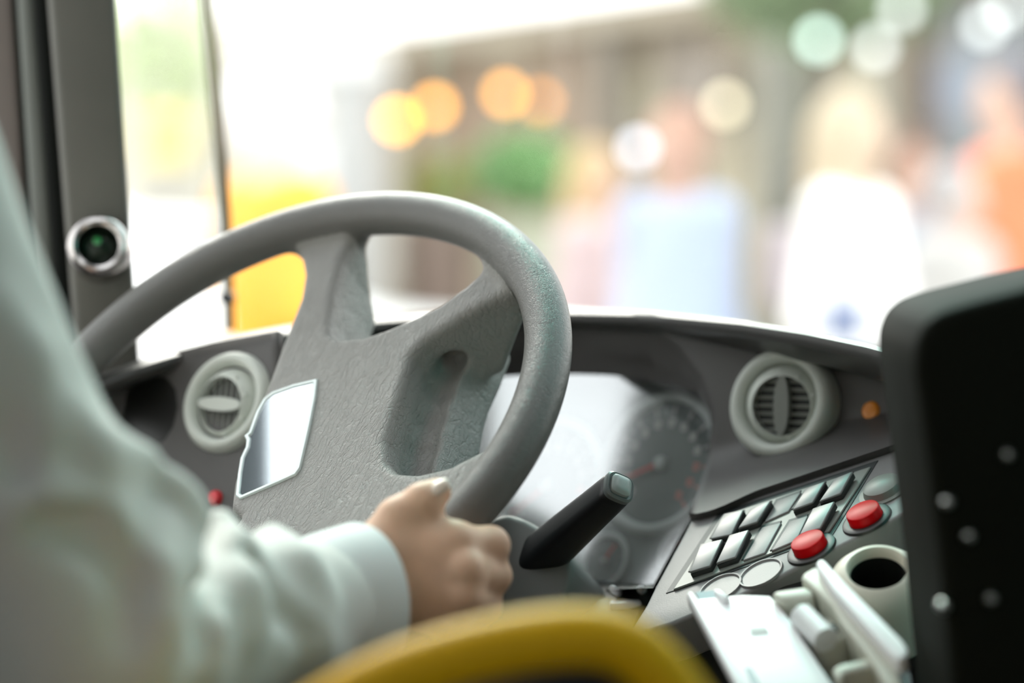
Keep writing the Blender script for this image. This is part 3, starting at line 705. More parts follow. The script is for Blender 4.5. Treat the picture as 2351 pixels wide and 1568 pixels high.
# pale strip along the crease
def zz(x, y): return (1500 + x / 3.918, 1020 + y / 3.918)
fr = [zz(140, 1335), zz(605, 640), zz(1990, 185), zz(1600, 815), zz(1200, 960), zz(700, 1145)]
prism('switch_frame_gap', [cp(x, y, -0.0022) for x, y in [zz(115, 1345), zz(590, 622), zz(2025, 150), zz(1615, 822), zz(1205, 972), zz(690, 1160)]], PN * 0.0007, M_gap, console)
frame = prism('switch_frame', [cp(x, y, -0.002) for x, y in [zz(185, 1325), zz(625, 660), zz(1965, 215), zz(1590, 800), zz(1195, 952), zz(700, 1135)]], PN * 0.0018, M_frame, console, 0.0006, 1)
def rocker(q, hgt, m=M_switch, name='rocker_switch', tilt=0.0018):
    pts = [cp(*zz(x, y), hgt) for x, y in q]; 
    pts = [p + PN * (tilt if k < 2 else -0.0) for k, p in enumerate(pts)]
    c = sum(pts) / 4; g = [cp(*zz(x, y), -0.0005) for x, y in q]
    # dark socket around each switch
    big = [gq + (gq - sum(g) / 4) * 0.03 for gq in g]
    cap = 0.0020 if hgt > 0.003 else hgt + 0.001
    sw = prism(name, pts, -PN * cap, m, dash, 0.0009, 3)
    if hgt > 0.003: prism('switch_body', [p - PN * 0.0019 for p in pts], -PN * (hgt - 0.001), M_switch_shade, sw, 0.0004, 1)  # dark sides painted as shade below the lighter cap
    prism('switch_socket', [b + PN * 0.0004 for b in big], PN * 0.0006, M_gap, sw)
    return sw
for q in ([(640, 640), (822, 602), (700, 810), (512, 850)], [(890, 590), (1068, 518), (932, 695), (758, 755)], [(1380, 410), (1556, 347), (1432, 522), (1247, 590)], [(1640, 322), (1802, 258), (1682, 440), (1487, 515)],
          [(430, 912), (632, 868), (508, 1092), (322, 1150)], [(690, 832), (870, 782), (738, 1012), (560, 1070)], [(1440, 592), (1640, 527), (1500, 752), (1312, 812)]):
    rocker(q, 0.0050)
for q in ([(1110, 505), (1330, 425), (1215, 600), (995, 700)], [(975, 745), (1152, 700), (1002, 975), (802, 1045)], [(1225, 690), (1392, 640), (1288, 862), (1057, 960)]):
    rocker(q, 0.0012, M_console, 'blank_plate', 0.0)
def push(px, py, r, hgt, m, name, lab=None):
    c = cp(px, py, -0.002)
    b = lathe(name, c, PN, [(0, hgt), (r * 0.90, hgt), (r * 0.97, hgt - 0.0004), (r, hgt - 0.0014), (r * 1.02, 0.001), (0, 0.001)], m, dash, 48, auto=30)
    lathe('button_collar', c, PN, [(r * 1.03, 0.0004), (r * 1.03, 0.0022), (r * 1.30, 0.0026), (r * 1.46, 0.0018), (r * 1.50, 0.0), (r * 1.03, -0.0005)], M_soft_black, b, 48, close=False, auto=40)
    if lab: b['label'] = lab
push(1864, 1263, 0.0122, 0.0094, M_red, 'push_button', 'red push button near the pale flap')
push(1991, 1195, 0.0122, 0.0094, M_red, 'push_button', 'red push button beside the black housing')
for x, y in ((1748, 1318), (1655, 1352)):
    lathe('blank_cap', cp(x, y, -0.002), PN, [(0, 0.0005), (0.0142, 0.0005), (0.0152, 0.0017), (0.0163, 0.0018), (0.0168, 0.0), (0, 0.0)], M_console, dash, 48, auto=8)
lathe('rotary_knob', cp(2030, 1128, -0.002), PN, [(0, 0.0085), (0.010, 0.008), (0.0135, 0.006), (0.0150, 0.0015), (0.0185, 0.0012), (0.0185, 0)], M_frame, dash, 40, close=False)
# seam and amber lamp at the right end of the face
def fp_(x, y, off=0.002): return on_plane(x, y, VR + VN * (off - 0.004), VN)
tube('face_seam', catmull([fp_(1985, 830, .002), fp_(1975, 900, .002), fp_(1957, 1005, .002), fp_(1960, 1030, .002), fp_(1975, 1038, .004), fp_(2010, 1030, .006)], 6), 0.0013, M_gap, dash, 8)
o = lathe('amber_lamp', fp_(2003, 945, 0.003), VN, [(0, 0.006), (0.006, 0.005), (0.0085, 0.002), (0.0085, -0.003), (0, -0.003)], mat('amber_lens', (0.85, 0.28, 0.02), 0.25), dash, 24); o['label'] = 'amber round lamp'

# ------------------------------------------------------------------ right foreground: black housing, ticket tray, cup, yellow rail
BHX = P(2140, 1100, 1.34)
bh = thing('machine_housing', P(2250, 1568, 1.40), 'tall glossy black machine housing with silver screws at the right edge', 'machine housing')
def bh_pt(px, py, d): return P(px, py, d)
front_px = [(2205, 1760), (2160, 1300), (2122, 1000), (2098, 840), (2104, 775), (2140, 724), (2210, 700), (2400, 652), (2640, 600), (2640, 1760)]
pts = [P(x, y, 1.34) for x, y in front_px]
prism('housing', pts, np.array([0.004, 0.165, 0.004]), mat('housing_black', (0.012, 0.013, 0.010), 0.6, spec=0.02), bh, 0.012, 4)
hb_ = P(2380, 1760, 1.42)
box('pedestal', np.array([hb_[0], hb_[1], (hb_[2] + FLOOR_Z) / 2 + 0.01]), (0.05, 0.06, (hb_[2] - FLOOR_Z) / 2 + 0.01), M_black, bh, bevel=0.006)
for i, (x, y) in enumerate(((2175, 1152), (2224, 1230), (2166, 1390), (2274, 1374), (2312, 1044))):
    o = lathe('screw', P(x, y, 1.3385), np.array([0, -1.0, 0.05]), [(0, 0.004), (0.0022, 0.0035), (0.0034, 0.0015), (0.0034, -0.004), (0, -0.004)], mat('screw_steel', (0.45, 0.46, 0.44), 0.3, 1.0), bh, 14)

TN = unit(cv(-0.22, -0.45, 0.86)); T0 = P(1750, 1460, 1.55)
def tp(x, y, off=0.0): return on_plane(x, y, T0 + TN * off, TN)
def z2(x, y): return (1550 + x / 4.125, 1220 + y / 4.125)
tr = thing('ticket_printer', tp(1800, 1568, -0.08), 'opened ivory and white ticket printer with a white flap beside the black housing', 'ticket printer')
prism('tray_base', [tp(*z2(x, y), -0.040) for x, y in ((560, 900), (880, 590), (1180, 420), (1330, 330), (2230, 1330), (2300, 1900), (700, 1900))], -TN * 0.03, M_soft_black, tr, 0.002, 2)
prism('flap', [tp(*z2(x, y), 0.004) for x, y in ((205, 640), (640, 600), (900, 610), (1060, 800), (1500, 1470), (1760, 1900), (800, 1900), (560, 1435))], -TN * 0.004, M_white, tr, 0.001, 2)
prism('flap_edge', [tp(*z2(x, y), 0.010) for x, y in ((95, 580), (150, 545), (235, 640), (590, 1300), (880, 1900), (790, 1900), (540, 1400))], -TN * 0.012, M_white, tr, 0.0025, 3)
prism('flap_latch', [tp(*z2(x, y), 0.008) for x, y in ((355, 545), (420, 540), (520, 620), (450, 640))], -TN * 0.01, M_white, tr, 0.0015, 2)
prism('flap_window', [tp(*z2(x, y), 0.002) for x, y in ((190, 575), (360, 560), (470, 630), (230, 645))], -TN * 0.002, mat('grey_film', (0.30, 0.30, 0.36), 0.3), tr)
prism('flap_mark', [tp(*z2(x, y), 0.0042) for x, y in ((700, 920), (860, 905), (890, 960), (720, 975))], TN * 0.0005, mat('pale_grey', (0.55, 0.57, 0.56), 0.5), tr)
prism('flap_slot', [tp(*z2(x, y), 0.0042) for x, y in ((660, 1290), (720, 1300), (790, 1420), (840, 1600), (720, 1440))], TN * 0.0005, mat('grey_blue', (0.40, 0.46, 0.50), 0.4), tr)
bar = prism('side_bar', [tp(*z2(x, y), 0.022) for x, y in ((1330, 310), (1360, 262), (1410, 262), (1600, 470), (2150, 1030), (2205, 1110), (2190, 1190), (2110, 1215), (2040, 1150), (1500, 560))], -TN * 0.012, M_white, tr, 0.004, 4)
prism('side_wall', [tp(*z2(x, y), 0.012) for x, y in ((1190, 440), (1215, 395), (1290, 350), (1340, 330), (2090, 1230), (2160, 1500), (2000, 1460), (1830, 1180), (1600, 900), (1480, 700), (1330, 560))], -TN * 0.035, M_ivory, tr, 0.004, 3)
prism('cross_bar', [tp(*z2(x, y), 0.010) for x, y in ((910, 590), (960, 560), (1230, 520), (1310, 560), (1300, 620), (1000, 650))], -TN * 0.02, M_ivory, tr, 0.004, 3)
prism('cross_bar', [tp(*z2(x, y), 0.008) for x, y in ((1480, 1300), (1560, 1250), (1830, 1195), (1930, 1200), (1900, 1270), (1600, 1340), (1560, 1420))], -TN * 0.02, M_ivory, tr, 0.004, 3)
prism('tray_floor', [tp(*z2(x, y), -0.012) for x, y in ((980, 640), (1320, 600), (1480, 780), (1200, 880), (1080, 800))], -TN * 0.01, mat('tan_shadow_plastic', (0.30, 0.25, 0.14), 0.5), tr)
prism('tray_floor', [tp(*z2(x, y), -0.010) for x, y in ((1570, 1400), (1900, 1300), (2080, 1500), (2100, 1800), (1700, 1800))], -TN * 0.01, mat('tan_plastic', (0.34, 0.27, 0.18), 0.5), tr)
prism('inner_block', [tp(*z2(x, y), 0.000) for x, y in ((1130, 860), (1480, 800), (1640, 960), (1570, 1040), (1360, 1110), (1300, 1080))], -TN * 0.03, M_ivory, tr, 0.003, 2)
tube('roller', [tp(*z2(1200, 800), 0.006), tp(*z2(1430, 1030), 0.006)], 0.0085, mat('roller_white', (0.78, 0.79, 0.80), 0.4), tr, 24)
prism('paper_slot', [tp(*z2(x, y), 0.003) for x, y in ((1450, 880), (1510, 870), (1540, 930), (1490, 950))], -TN * 0.002, M_black, tr)
# cream cup with a dark mouth
cn = unit(cv(-0.15, -0.60, 0.80)); cc = P(2014, 1306, 1.60)
cup = thing('coin_cup', cc - cn * 0.05, 'wide cream plastic cup with dark inside between printer and black housing', 'cup')
lathe('cup_body', cc, cn, [(0.0180, -0.05), (0.0186, -0.006), (0.0193, -0.001), (0.0206, 0.0008), (0.0235, 0.000), (0.0310, -0.008), (0.0345, -0.018), (0.0340, -0.055), (0.0180, -0.055), (0.0180, -0.05)], M_cream, cup, 56, close=False)
lathe('cup_inside', cc, cn, [(0, -0.042), (0.0182, -0.042), (0.0186, -0.007), (0.0183, -0.007), (0.0179, -0.0415), (0, -0.0415)], M_black, cup, 40, close=False)

rail = thing('grab_rail', P(1250, 1640, 1.15), 'bent glossy yellow grab rail across the bottom foreground', 'grab rail')
path = catmull([P(420, 1900, 1.15), P(600, 1735, 1.15), P(760, 1628, 1.15), P(900, 1556, 1.15), P(1050, 1506, 1.15), P(1200, 1474, 1.15), P(1330, 1462, 1.15), P(1425, 1478, 1.15), P(1500, 1530, 1.15), P(1570, 1620, 1.15), P(1650, 1760, 1.15), P(1760, 2000, 1.15)], 10)
tube('rail_tube', path, 0.0148, M_yellow, rail, 32)
tube('rail_leg', [P(1760, 2000, 1.15), np.array([P(1760, 2000, 1.15)[0] + 0.03, 1.15, FLOOR_Z])], 0.0148, M_yellow, rail, 24)
tube('rail_leg', [P(420, 1900, 1.15), np.array([P(420, 1900, 1.15)[0] - 0.03, 1.15, FLOOR_Z])], 0.0148, M_yellow, rail, 24)

# ------------------------------------------------------------------ the driver
SH, EL, WR = P(-370, 330, 1.25), P(215, 1490, 1.30), P(762, 1385, 1.505)
driver = thing('person', bxy(-0.06, -0.50, FLOOR_Z), 'driver in a white long sleeved shirt gripping the steering wheel with the right hand', 'person')
def hand_sdf(p):
    J = lambda x, y, d: P(x, y, d - 0.066)
    wr = J(855, 1338, 1.615)
    mcp = [J(1048, 1248, 1.612), J(1068, 1312, 1.600), J(1062, 1372, 1.597), J(1035, 1428, 1.602)]
    f = sd_cone(p, WR, wr, 0.026, 0.027)
    f = smin(f, sd_cone(p, WR + (SH * 0), wr, 0.026, 0.027), 0.01)
    rad = [0.0125, 0.0120, 0.0112, 0.0100]
    for m, r in zip(mcp, rad): f = smin(f, sd_cone(p, wr, m, 0.021, r + 0.0005), 0.014)
    f = smin(f, sd_cone(p, J(900, 1290, 1.612), J(985, 1262, 1.612), 0.022, 0.019), 0.014)     # back of hand
    # fingers: proximal across the outside of the rim, then curled behind it
    pip = [J(1126, 1252, 1.632), J(1132, 1322, 1.635), J(1112, 1388, 1.634), J(1076, 1442, 1.634)]
    dip = [J(1120, 1276, 1.672), J(1112, 1335, 1.675), J(1082, 1392, 1.674), J(1042, 1440, 1.668)]
    tip = [J(1072, 1270, 1.690), J(1060, 1325, 1.692), J(1030, 1375, 1.690), J(1000, 1422, 1.684)]
    for i in range(4):
        r = rad[i]; c = sd_cone(p, mcp[i], pip[i], r, r * 0.98)
        c = smin(c, sd_cone(p, pip[i], dip[i], r * 0.99, r * 0.86), 0.004)
        c = smin(c, sd_cone(p, dip[i], tip[i], r * 0.86, r * 0.72), 0.004)
        f = smin(f, c, 0.006)
    for m, r in zip(mcp[:3], rad): f = smin(f, np.sqrt(((p - m + 0.003 * AF) ** 2).sum(-1)) - r * 0.98, 0.006)   # knuckles
    # thumb up along the spoke
    t0, t1, t2, t3 = J(885, 1258, 1.606), J(915, 1195, 1.610), J(972, 1152, 1.612), J(1004, 1130, 1.616)
    th = sd_cone(p, t0, t1, 0.0195, 0.0142); th = smin(th, sd_cone(p, t1, t2, 0.0142, 0.0122), 0.006); th = smin(th, sd_cone(p, t2, t3, 0.0122, 0.0092), 0.004)
    f = smin(f, th, 0.012)
    # crease at the thumb root
    f = smax(f, -sd_cone(p, J(930, 1172, 1.585), J(985, 1196, 1.590), 0.0022, 0.0025), 0.006)
    return f
pts_h = np.array([P(700, 1080, 1.55), P(1240, 1600, 1.72), WR]); lo_h = np.array([P(740, 1378, 1.6)[0], 1.40, P(1000, 1560, 1.60)[2]]); hi_h = np.array([P(1210, 1200, 1.7)[0], 1.72, P(1000, 1060, 1.62)[2]])
gh = grid_pts(lo_h, hi_h, 0.0016); vh, qh = surface_net(hand_sdf(gh), lo_h, 0.0016); vh = relax(vh, qh, 3); del gh
# rest of the body (torso, neck, head, arm under the sleeve) on a coarser grid, same object
SHL = SH - 0.36 * BR; NECK = (SH + SHL) / 2 + np.array([0, 0, 0.06]) + 0.0 * BF; HIP = (SH + SHL) / 2 + np.array([0, 0, -0.50]) - 0.02 * BF
HEAD = NECK + np.array([0, 0, 0.17]) + 0.04 * BF
HIPR, HIPL = HIP + 0.09 * BR, HIP - 0.09 * BR
KNR, KNL = HIPR + 0.36 * BF + 0.02 * BR + np.array([0, 0, 0.0]), HIPL + 0.36 * BF - 0.03 * BR
def torso_sdf(p, e=0.0, legs=False, arms=True):
    spine = HIP * 0.6 + NECK * 0.4
    f = sd_ell(p, HIP + np.array([0, 0, 0.12]), (BR, BF, (0, 0, 1)), (0.165 + e, 0.125 + e, 0.20 + e))
    f = smin(f, sd_ell(p, HIP + np.array([0, 0, 0.34]), (BR, BF, (0, 0, 1)), (0.175 + e, 0.125 + e, 0.21 + e)), 0.05)
    f = smin(f, sd_cone(p, SH - 0.03 * BR, SHL + 0.03 * BR, 0.062 + e, 0.062 + e), 0.05)
    return f
ELL = SHL + np.array([0, 0, -0.27]) + 0.08 * BF - 0.05 * BR; WRL = from_wheel(R_RIM * math.cos(math.radians(214)), R_RIM * math.sin(math.radians(214)), 0.03) - 0.09 * BF
def body_sdf(p):
    f = torso_sdf(p)
    f = smin(f, sd_cone(p, NECK - np.array([0, 0, 0.05]), HEAD - np.array([0, 0, 0.05]), 0.056, 0.052), 0.03)
    f = smin(f, sd_ell(p, HEAD + np.array([0, 0, 0.03]), (BR, BF, (0, 0, 1)), (0.074, 0.095, 0.112)), 0.02)
    f = smin(f, sd_ell(p, HEAD + 0.055 * BF - np.array([0, 0, 0.055]), (BR, BF, (0, 0, 1)), (0.050, 0.045, 0.045)), 0.03)
    f = smin(f, sd_cone(p, HEAD + 0.088 * BF + np.array([0, 0, 0.035]), HEAD + 0.108 * BF - np.array([0, 0, 0.005]), 0.009, 0.014), 0.012)
    for s in (1, -1):
        f = smin(f, sd_ell(p, HEAD + s * 0.076 * BR + np.array([0, 0, 0.015]), (BR, BF, (0, 0, 1)), (0.009, 0.020, 0.032)), 0.006)
        f = smax(f, -(np.sqrt(((p - (HEAD + 0.098 * BF + s * 0.032 * BR + np.array([0, 0, 0.036]))) ** 2).sum(-1)) - 0.012), 0.012)
    f = smax(f, -sd_cone(p, HEAD + 0.106 * BF - 0.022 * BR - np.array([0, 0, 0.045]), HEAD + 0.106 * BF + 0.022 * BR - np.array([0, 0, 0.045]), 0.004, 0.004), 0.006)
    f = smin(f, sd_cone(p, SH, EL, 0.045, 0.040), 0.03); f = smin(f, sd_cone(p, EL, WR, 0.040, 0.026), 0.03)
    f = smin(f, sd_cone(p, SHL, ELL, 0.045, 0.040), 0.03); f = smin(f, sd_cone(p, ELL, WRL, 0.040, 0.026), 0.03)
    f = smin(f, sd_cone(p, WRL, WRL + 0.06 * BF + np.array([0, 0, 0.01]), 0.030, 0.026), 0.02)
    for i in range(4):
        b0 = WRL + (0.075 * BF) + (i - 1.5) * 0.021 * wu; b1 = b0 + 0.03 * BF - 0.012 * wn_; b2 = b1 - 0.03 * wn_ - 0.005 * BF
        f = smin(f, smin(sd_cone(p, b0 - 0.03 * BF, b1, 0.011, 0.010), sd_cone(p, b1, b2, 0.010, 0.008), 0.005), 0.006)
    f = smin(f, sd_cone(p, WRL + 0.02 * BF + 0.03 * wu, WRL + 0.07 * BF + 0.055 * wu + 0.01 * wn_, 0.014, 0.010), 0.01)
    for a, b in ((HIPR, KNR), (HIPL, KNL)):
        f = smin(f, sd_cone(p, a, b, 0.085, 0.058), 0.04)
        f = smin(f, sd_cone(p, b, np.array([b[0] + 0.03, b[1] + 0.06, FLOOR_Z + 0.09]), 0.055, 0.038), 0.03)
        an = np.array([b[0] + 0.03, b[1] + 0.06, FLOOR_Z + 0.045]); f = smin(f, sd_cone(p, an, an + 0.16 * BF - np.array([0, 0, 0.012]), 0.043, 0.030), 0.03)
    return f
lo_b = np.array([-1.15, 0.95, FLOOR_Z - 0.02]); hi_b = np.array([0.02, 2.25, 1.88])
gb = grid_pts(lo_b, hi_b, 0.0085); vb, qb = surface_net(body_sdf(gb), lo_b, 0.0085); vb = relax(vb, qb, 2)
va = np.concatenate([vh, vb]); qa = np.concatenate([qh, qb + len(vh)])
body = link_mesh('body', np_mesh('body', va, qa), M_skin, driver)

# shirt: torso and both sleeves, with folds at the elbow
def sleeve_base(p):
    f = sd_cone(p, SH, EL, 0.071, 0.057)
    f = smin(f, sd_cone(p, EL, WR - 0.02 * unit(WR - EL), 0.055, 0.041), 0.035)
    return f
def hit(fn, px, py, d0=1.0, d1=1.75):
    d = d0; best = (9.0, d0)
    for _ in range(80):
        q = P(px, py, d)[None].astype(np.float32); v = float(fn(q)[0])
        if v < best[0]: best = (v, d)
        if v < 0.0008 or d > d1: break
        d += max(v * 0.9, 0.002)
    return P(px, py, best[1]) if best[0] < 0.03 else None
folds = [([(372, 1235), (352, 1330), (352, 1440), (345, 1560)], 0.010), ([(405, 1120), (430, 1180), (425, 1270)], 0.010), ([(500, 1190), (545, 1270), (560, 1360), (575, 1450)], 0.009),
         ([(620, 1230), (690, 1300), (745, 1390)], 0.008), ([(60, 1090), (70, 1160), (160, 1190), (240, 1195)], 0.010), ([(150, 950), (220, 1040), (330, 1050)], 0.008), ([(650, 1420), (720, 1470), (760, 1540)], 0.007),
         ([(440, 1330), (470, 1430), (480, 1540)], 0.008), ([(-20, 700), (60, 820), (90, 980)], 0.008)]
grooves = [([(445, 1210), (470, 1290), (465, 1400), (470, 1460)], 0.008), ([(580, 1290), (640, 1390), (700, 1455)], 0.007), ([(100, 1205), (200, 1225), (280, 1300)], 0.010), ([(300, 1350), (290, 1450)], 0.010), ([(0, 1000), (40, 1080)], 0.01)]
hits = lambda pl: [q for q in (hit(sleeve_base, x, y) for x, y in pl) if q is not None]
fold3 = [(hits(pl), r) for pl, r in folds]; groove3 = [(hits(pl), r) for pl, r in grooves]
def shirt_sdf(p):
    f = smin(sleeve_base(p), torso_sdf(p, 0.018), 0.05)
    f = smin(f, smin(sd_cone(p, SHL, ELL, 0.072, 0.060), sd_cone(p, ELL, WRL - 0.03 * BF, 0.058, 0.042), 0.03), 0.04)
    for pl, r in fold3:
        for a, b in zip(pl[:-1], pl[1:]): f = smin(f, sd_cone(p, a + 0.006 * AF, b + 0.006 * AF, r * 0.9, r * 0.8), 0.020)
    for pl, r in groove3:
        for a, b in zip(pl[:-1], pl[1:]): f = smax(f, -sd_cone(p, a - 0.001 * AF, b - 0.001 * AF, r * 0.8, r * 0.7), 0.016)
    pp = p @ np.array([[31, 12, 7], [-9, 38, 15], [11, -7, 29]], np.float32)
    f = f + 0.0022 * np.sin(pp[..., 0]) * np.sin(pp[..., 1] + 1.3) * np.sin(pp[..., 2])
    # open at the neck and hem
    f = smax(f, -(sd_cone(p, NECK - np.array([0, 0, 0.03]), HEAD, 0.066, 0.070)), 0.01)
    f = np.maximum(f, HIP[2] - 0.06 - p[..., 2])
    return f
lo_s = np.array([-1.15, 0.98, HIP[2] - 0.08]); hi_s = np.array([-0.04, 1.98, SH[2] + 0.13])
gs = grid_pts(lo_s, hi_s, 0.0058); vs_, qs_ = surface_net(shirt_sdf(gs), lo_s, 0.0058); vs_ = relax(vs_, qs_, 2); del gs
shirt = link_mesh('shirt', np_mesh('shirt', vs_, qs_), M_shirt, driver)
# right cuff: a flared open band around the wrist
ca = unit(cv(0.66, 0.66, 0.14)); cw = WR + ca * 0.004
def cuff_ring(t, r, ru): 
    u, v, n_ = frame_of(ca); out = []
    for i in range(56):
        a = 2 * math.pi * i / 56; w = 1 + 0.02 * math.sin(3 * a + 1)
        out.append(cw + ca * t + w * (r * math.cos(a) * u + ru * math.sin(a) * v))
    return out
bm = bmesh.new(); loft(bm, [cuff_ring(-0.052, 0.041, 0.043), cuff_ring(-0.03, 0.0425, 0.0445), cuff_ring(0.0, 0.043, 0.046), cuff_ring(0.022, 0.0425, 0.0465), cuff_ring(0.0245, 0.0415, 0.0455), cuff_ring(0.023, 0.0395, 0.0435), cuff_ring(-0.02, 0.038, 0.0415), cuff_ring(-0.05, 0.037, 0.039)], cap=False)
from_bm('cuff', bm, mat('cuff_cotton', (0.80, 0.83, 0.82), 0.8), shirt, autosmooth=60)  # stronger light on the cuff put into a paler colour than the shirt
# thumb nail
def hand1(q): return hand_sdf(q)
nc = hit(hand1, 1006, 1117, 1.4, 1.7); nn = unit(cv(-0.15, -0.62, 0.75)); nd = unit(P(1004, 1130, 1.550) - P(972, 1152, 1.546))
nu = unit(np.cross(nn, nd)); nn = np.cross(nd, nu); bm = bmesh.new(); nrows = []
for i in range(9):
    s = -1 + 2 * i / 8; r = []
    for j in range(9):
        t = -1 + 2 * j / 8; ww = 0.0062 * math.sqrt(max(0.0, 1 - (max(0, abs(s) - 0.35) / 0.68) ** 2))
        r.append(nc + nd * s * 0.0075 + nu * t * ww + nn * (0.0022 - 0.0032 * (t * ww / 0.0062) ** 2 - 0.0012 * s * s))
    nrows.append(r)
nail = grid_surface('thumb_nail', nrows, M_nail, body, 0.0006)
# trousers, hair
def trouser_sdf(p):
    f = sd_ell(p, HIP + np.array([0, 0, 0.02]), (BR, BF, (0, 0, 1)), (0.19, 0.14, 0.13))
    for a, b in ((HIPR, KNR), (HIPL, KNL)):
        f = smin(f, sd_cone(p, a, b, 0.098, 0.072), 0.05)
        f = smin(f, sd_cone(p, b, np.array([b[0] + 0.03, b[1] + 0.06, FLOOR_Z + 0.10]), 0.070, 0.058), 0.03)
    return np.maximum(f, FLOOR_Z + 0.07 - p[..., 2])
implicit('trousers', trouser_sdf, [-1.1, 0.98, FLOOR_Z], [0.05, 2.2, HIP[2] + 0.2], 0.012, mat('dark_trousers', (0.03, 0.03, 0.04), 0.8), driver, 2)
def hair_sdf(p):
    f = sd_ell(p, HEAD + np.array([0, 0, 0.045]) - 0.012 * BF, (BR, BF, (0, 0, 1)), (0.083, 0.098, 0.110))
    return smax(f, -(sd_ell(p, HEAD + 0.085 * BF - np.array([0, 0, 0.02]), (BR, BF, (0, 0, 1)), (0.09, 0.09, 0.115))), 0.012)
implicit('hair', lambda p: np.maximum(hair_sdf(p), HEAD[2] - 0.05 - p[..., 2]), HEAD - 0.16, HEAD + 0.2, 0.007, mat('black_hair', (0.02, 0.017, 0.015), 0.6), driver, 1)
# seat under the driver
seat = thing('driver_chair', np.array([*HIP[:2], FLOOR_Z]), 'dark upholstered driver chair behind the white shirt', 'chair')
M_seat = mat('seat_cloth', (0.10, 0.10, 0.085), 0.8, bump=0.3, bscale=500)
box('seat_cushion', HIP + 0.12 * BF - np.array([0, 0, 0.155]), (0.22, 0.25, 0.055), M_seat, seat, (BR, BF, (0, 0, 1)), 0.03, 4)
box('seat_back', HIP - 0.24 * BF + np.array([0, 0, 0.20]), (0.22, 0.055, 0.38), M_seat, seat, (BR, BF, (0, 0, 1)), 0.035, 4)
box('seat_pedestal', np.array([*(HIP + 0.08 * BF)[:2], (HIP[2] - 0.21 + FLOOR_Z) / 2]), (0.14, 0.16, (HIP[2] - 0.21 - FLOOR_Z) / 2), M_black, seat, (BR, BF, (0, 0, 1)), 0.01, 2)
# ------------------------------------------------------------------ the street outside
def S(r, g, b, k=0.77):
    f = lambda c: (c / 255 / 12.92 if c / 255 <= 0.04045 else ((c / 255 + 0.055) / 1.055) ** 2.4)
    return tuple(min(0.95, f(c) * k) for c in (r, g, b))
def smat(r, g, b, k=0.77, rough=0.7, vary=0.06): return mat('street_%d_%d_%d' % (r, g, b), S(r, g, b, k), rough, vary=vary, vscale=1.5)
road = shell('ground', [np.array([-60, 3.2, 0.0]), np.array([60, 3.2, 0.0]), np.array([60, 90, 0.0]), np.array([-60, 90, 0.0])], (0, 0, -0.2), smat(165, 165, 165, vary=0.15))
pave = shell('trim_6', [np.array([-12, 26.5, 0.0]), np.array([-3.2, 22.6, 0.0]), np.array([6.0, 8.2, 0.0]), np.array([14, 8.2, 0.0]), np.array([14, 40, 0.0]), np.array([-12, 40, 0.0])], (0, 0, 0.14), smat(190, 182, 170, vary=0.12))

# low shop row along the far kerb
WA, WB = np.array([-2.5, 24.0]), np.array([3.3, 15.0])
WD = unit(WB - WA); WN = np.array([-WD[1], WD[0]]); WN = WN if WN[1] < 0 else -WN       # towards the street
def wall_at(px, off=0.0):
    k = (px - CX) / F; a = WA + WN * off
    t = (k * a[1] - a[0]) / (WD[0] - k * WD[1]); return a + WD * t
def slab(name, px0, px1, z0, z1, off, th, m, parent):
    a, b = wall_at(px0, off), wall_at(px1, off)
    pts = [np.array([a[0], a[1], z0]), np.array([b[0], b[1], z0]), np.array([b[0], b[1], z1]), np.array([a[0], a[1], z1])]
    return prism(name, pts, np.array([-WN[0], -WN[1], 0]) * th, m, parent, 0.01, 1)
shop = thing('shop_building', np.array([*wall_at(1400), 0.14]), 'low beige row of shops with grey pilasters across the street', 'building')
slab('wall', 835, 2700, 0.14, 3.05, 0.0, 3.0, smat(178, 166, 146, 1.0), shop)
slab('fascia', 800, 2800, 3.0, 3.22, 0.35, 0.40, smat(170, 160, 142, 0.95), shop)
for a, b, z0, z1, c in ((870, 955, .5, 2.9, (160, 146, 124)), (975, 1085, .5, 2.95, (140, 118, 98)), (1105, 1215, .5, 2.75, (152, 130, 112)), (1230, 1345, .5, 2.95, (150, 130, 110)), (1405, 1490, .5, 2.7, (192, 186, 162)), (1505, 1600, .5, 2.95, (150, 140, 126)),
                        (1620, 1725, .5, 2.6, (176, 166, 142)), (1805, 1868, .5, 2.9, (162, 168, 146)), (1880, 2010, .5, 2.95, (188, 182, 160)), (2050, 2135, .5, 2.6, (140, 112, 98)), (2150, 2360, .5, 2.95, (156, 160, 164))):
    w = slab('shop_window', a, b, z0, z1, 0.05, 0.05, smat(*c, k=0.95), shop)
    slab('window_sill', a - 6, b + 6, z0 - 0.08, z0, 0.12, 0.10, smat(180, 176, 166), w)
for a, b, c in ((840, 866, (200, 198, 190)), (1352, 1398, (146, 138, 126)), (1738, 1798, (146, 146, 136)), (2015, 2045, (168, 158, 140)), (2372, 2410, (150, 150, 150))):
    slab('pilaster', a, b, 0.14, 3.0, 0.28, 0.30, smat(*c, k=0.95), shop)
for a, b, z0, z1, c in ((2140, 2370, 2.15, 2.55, (150, 158, 172)), (1540, 1650, 2.3, 2.75, (138, 128, 118))):
    slab('sign_panel', a, b, z0, z1, 0.34, 0.06, smat(*c, k=0.95), shop)

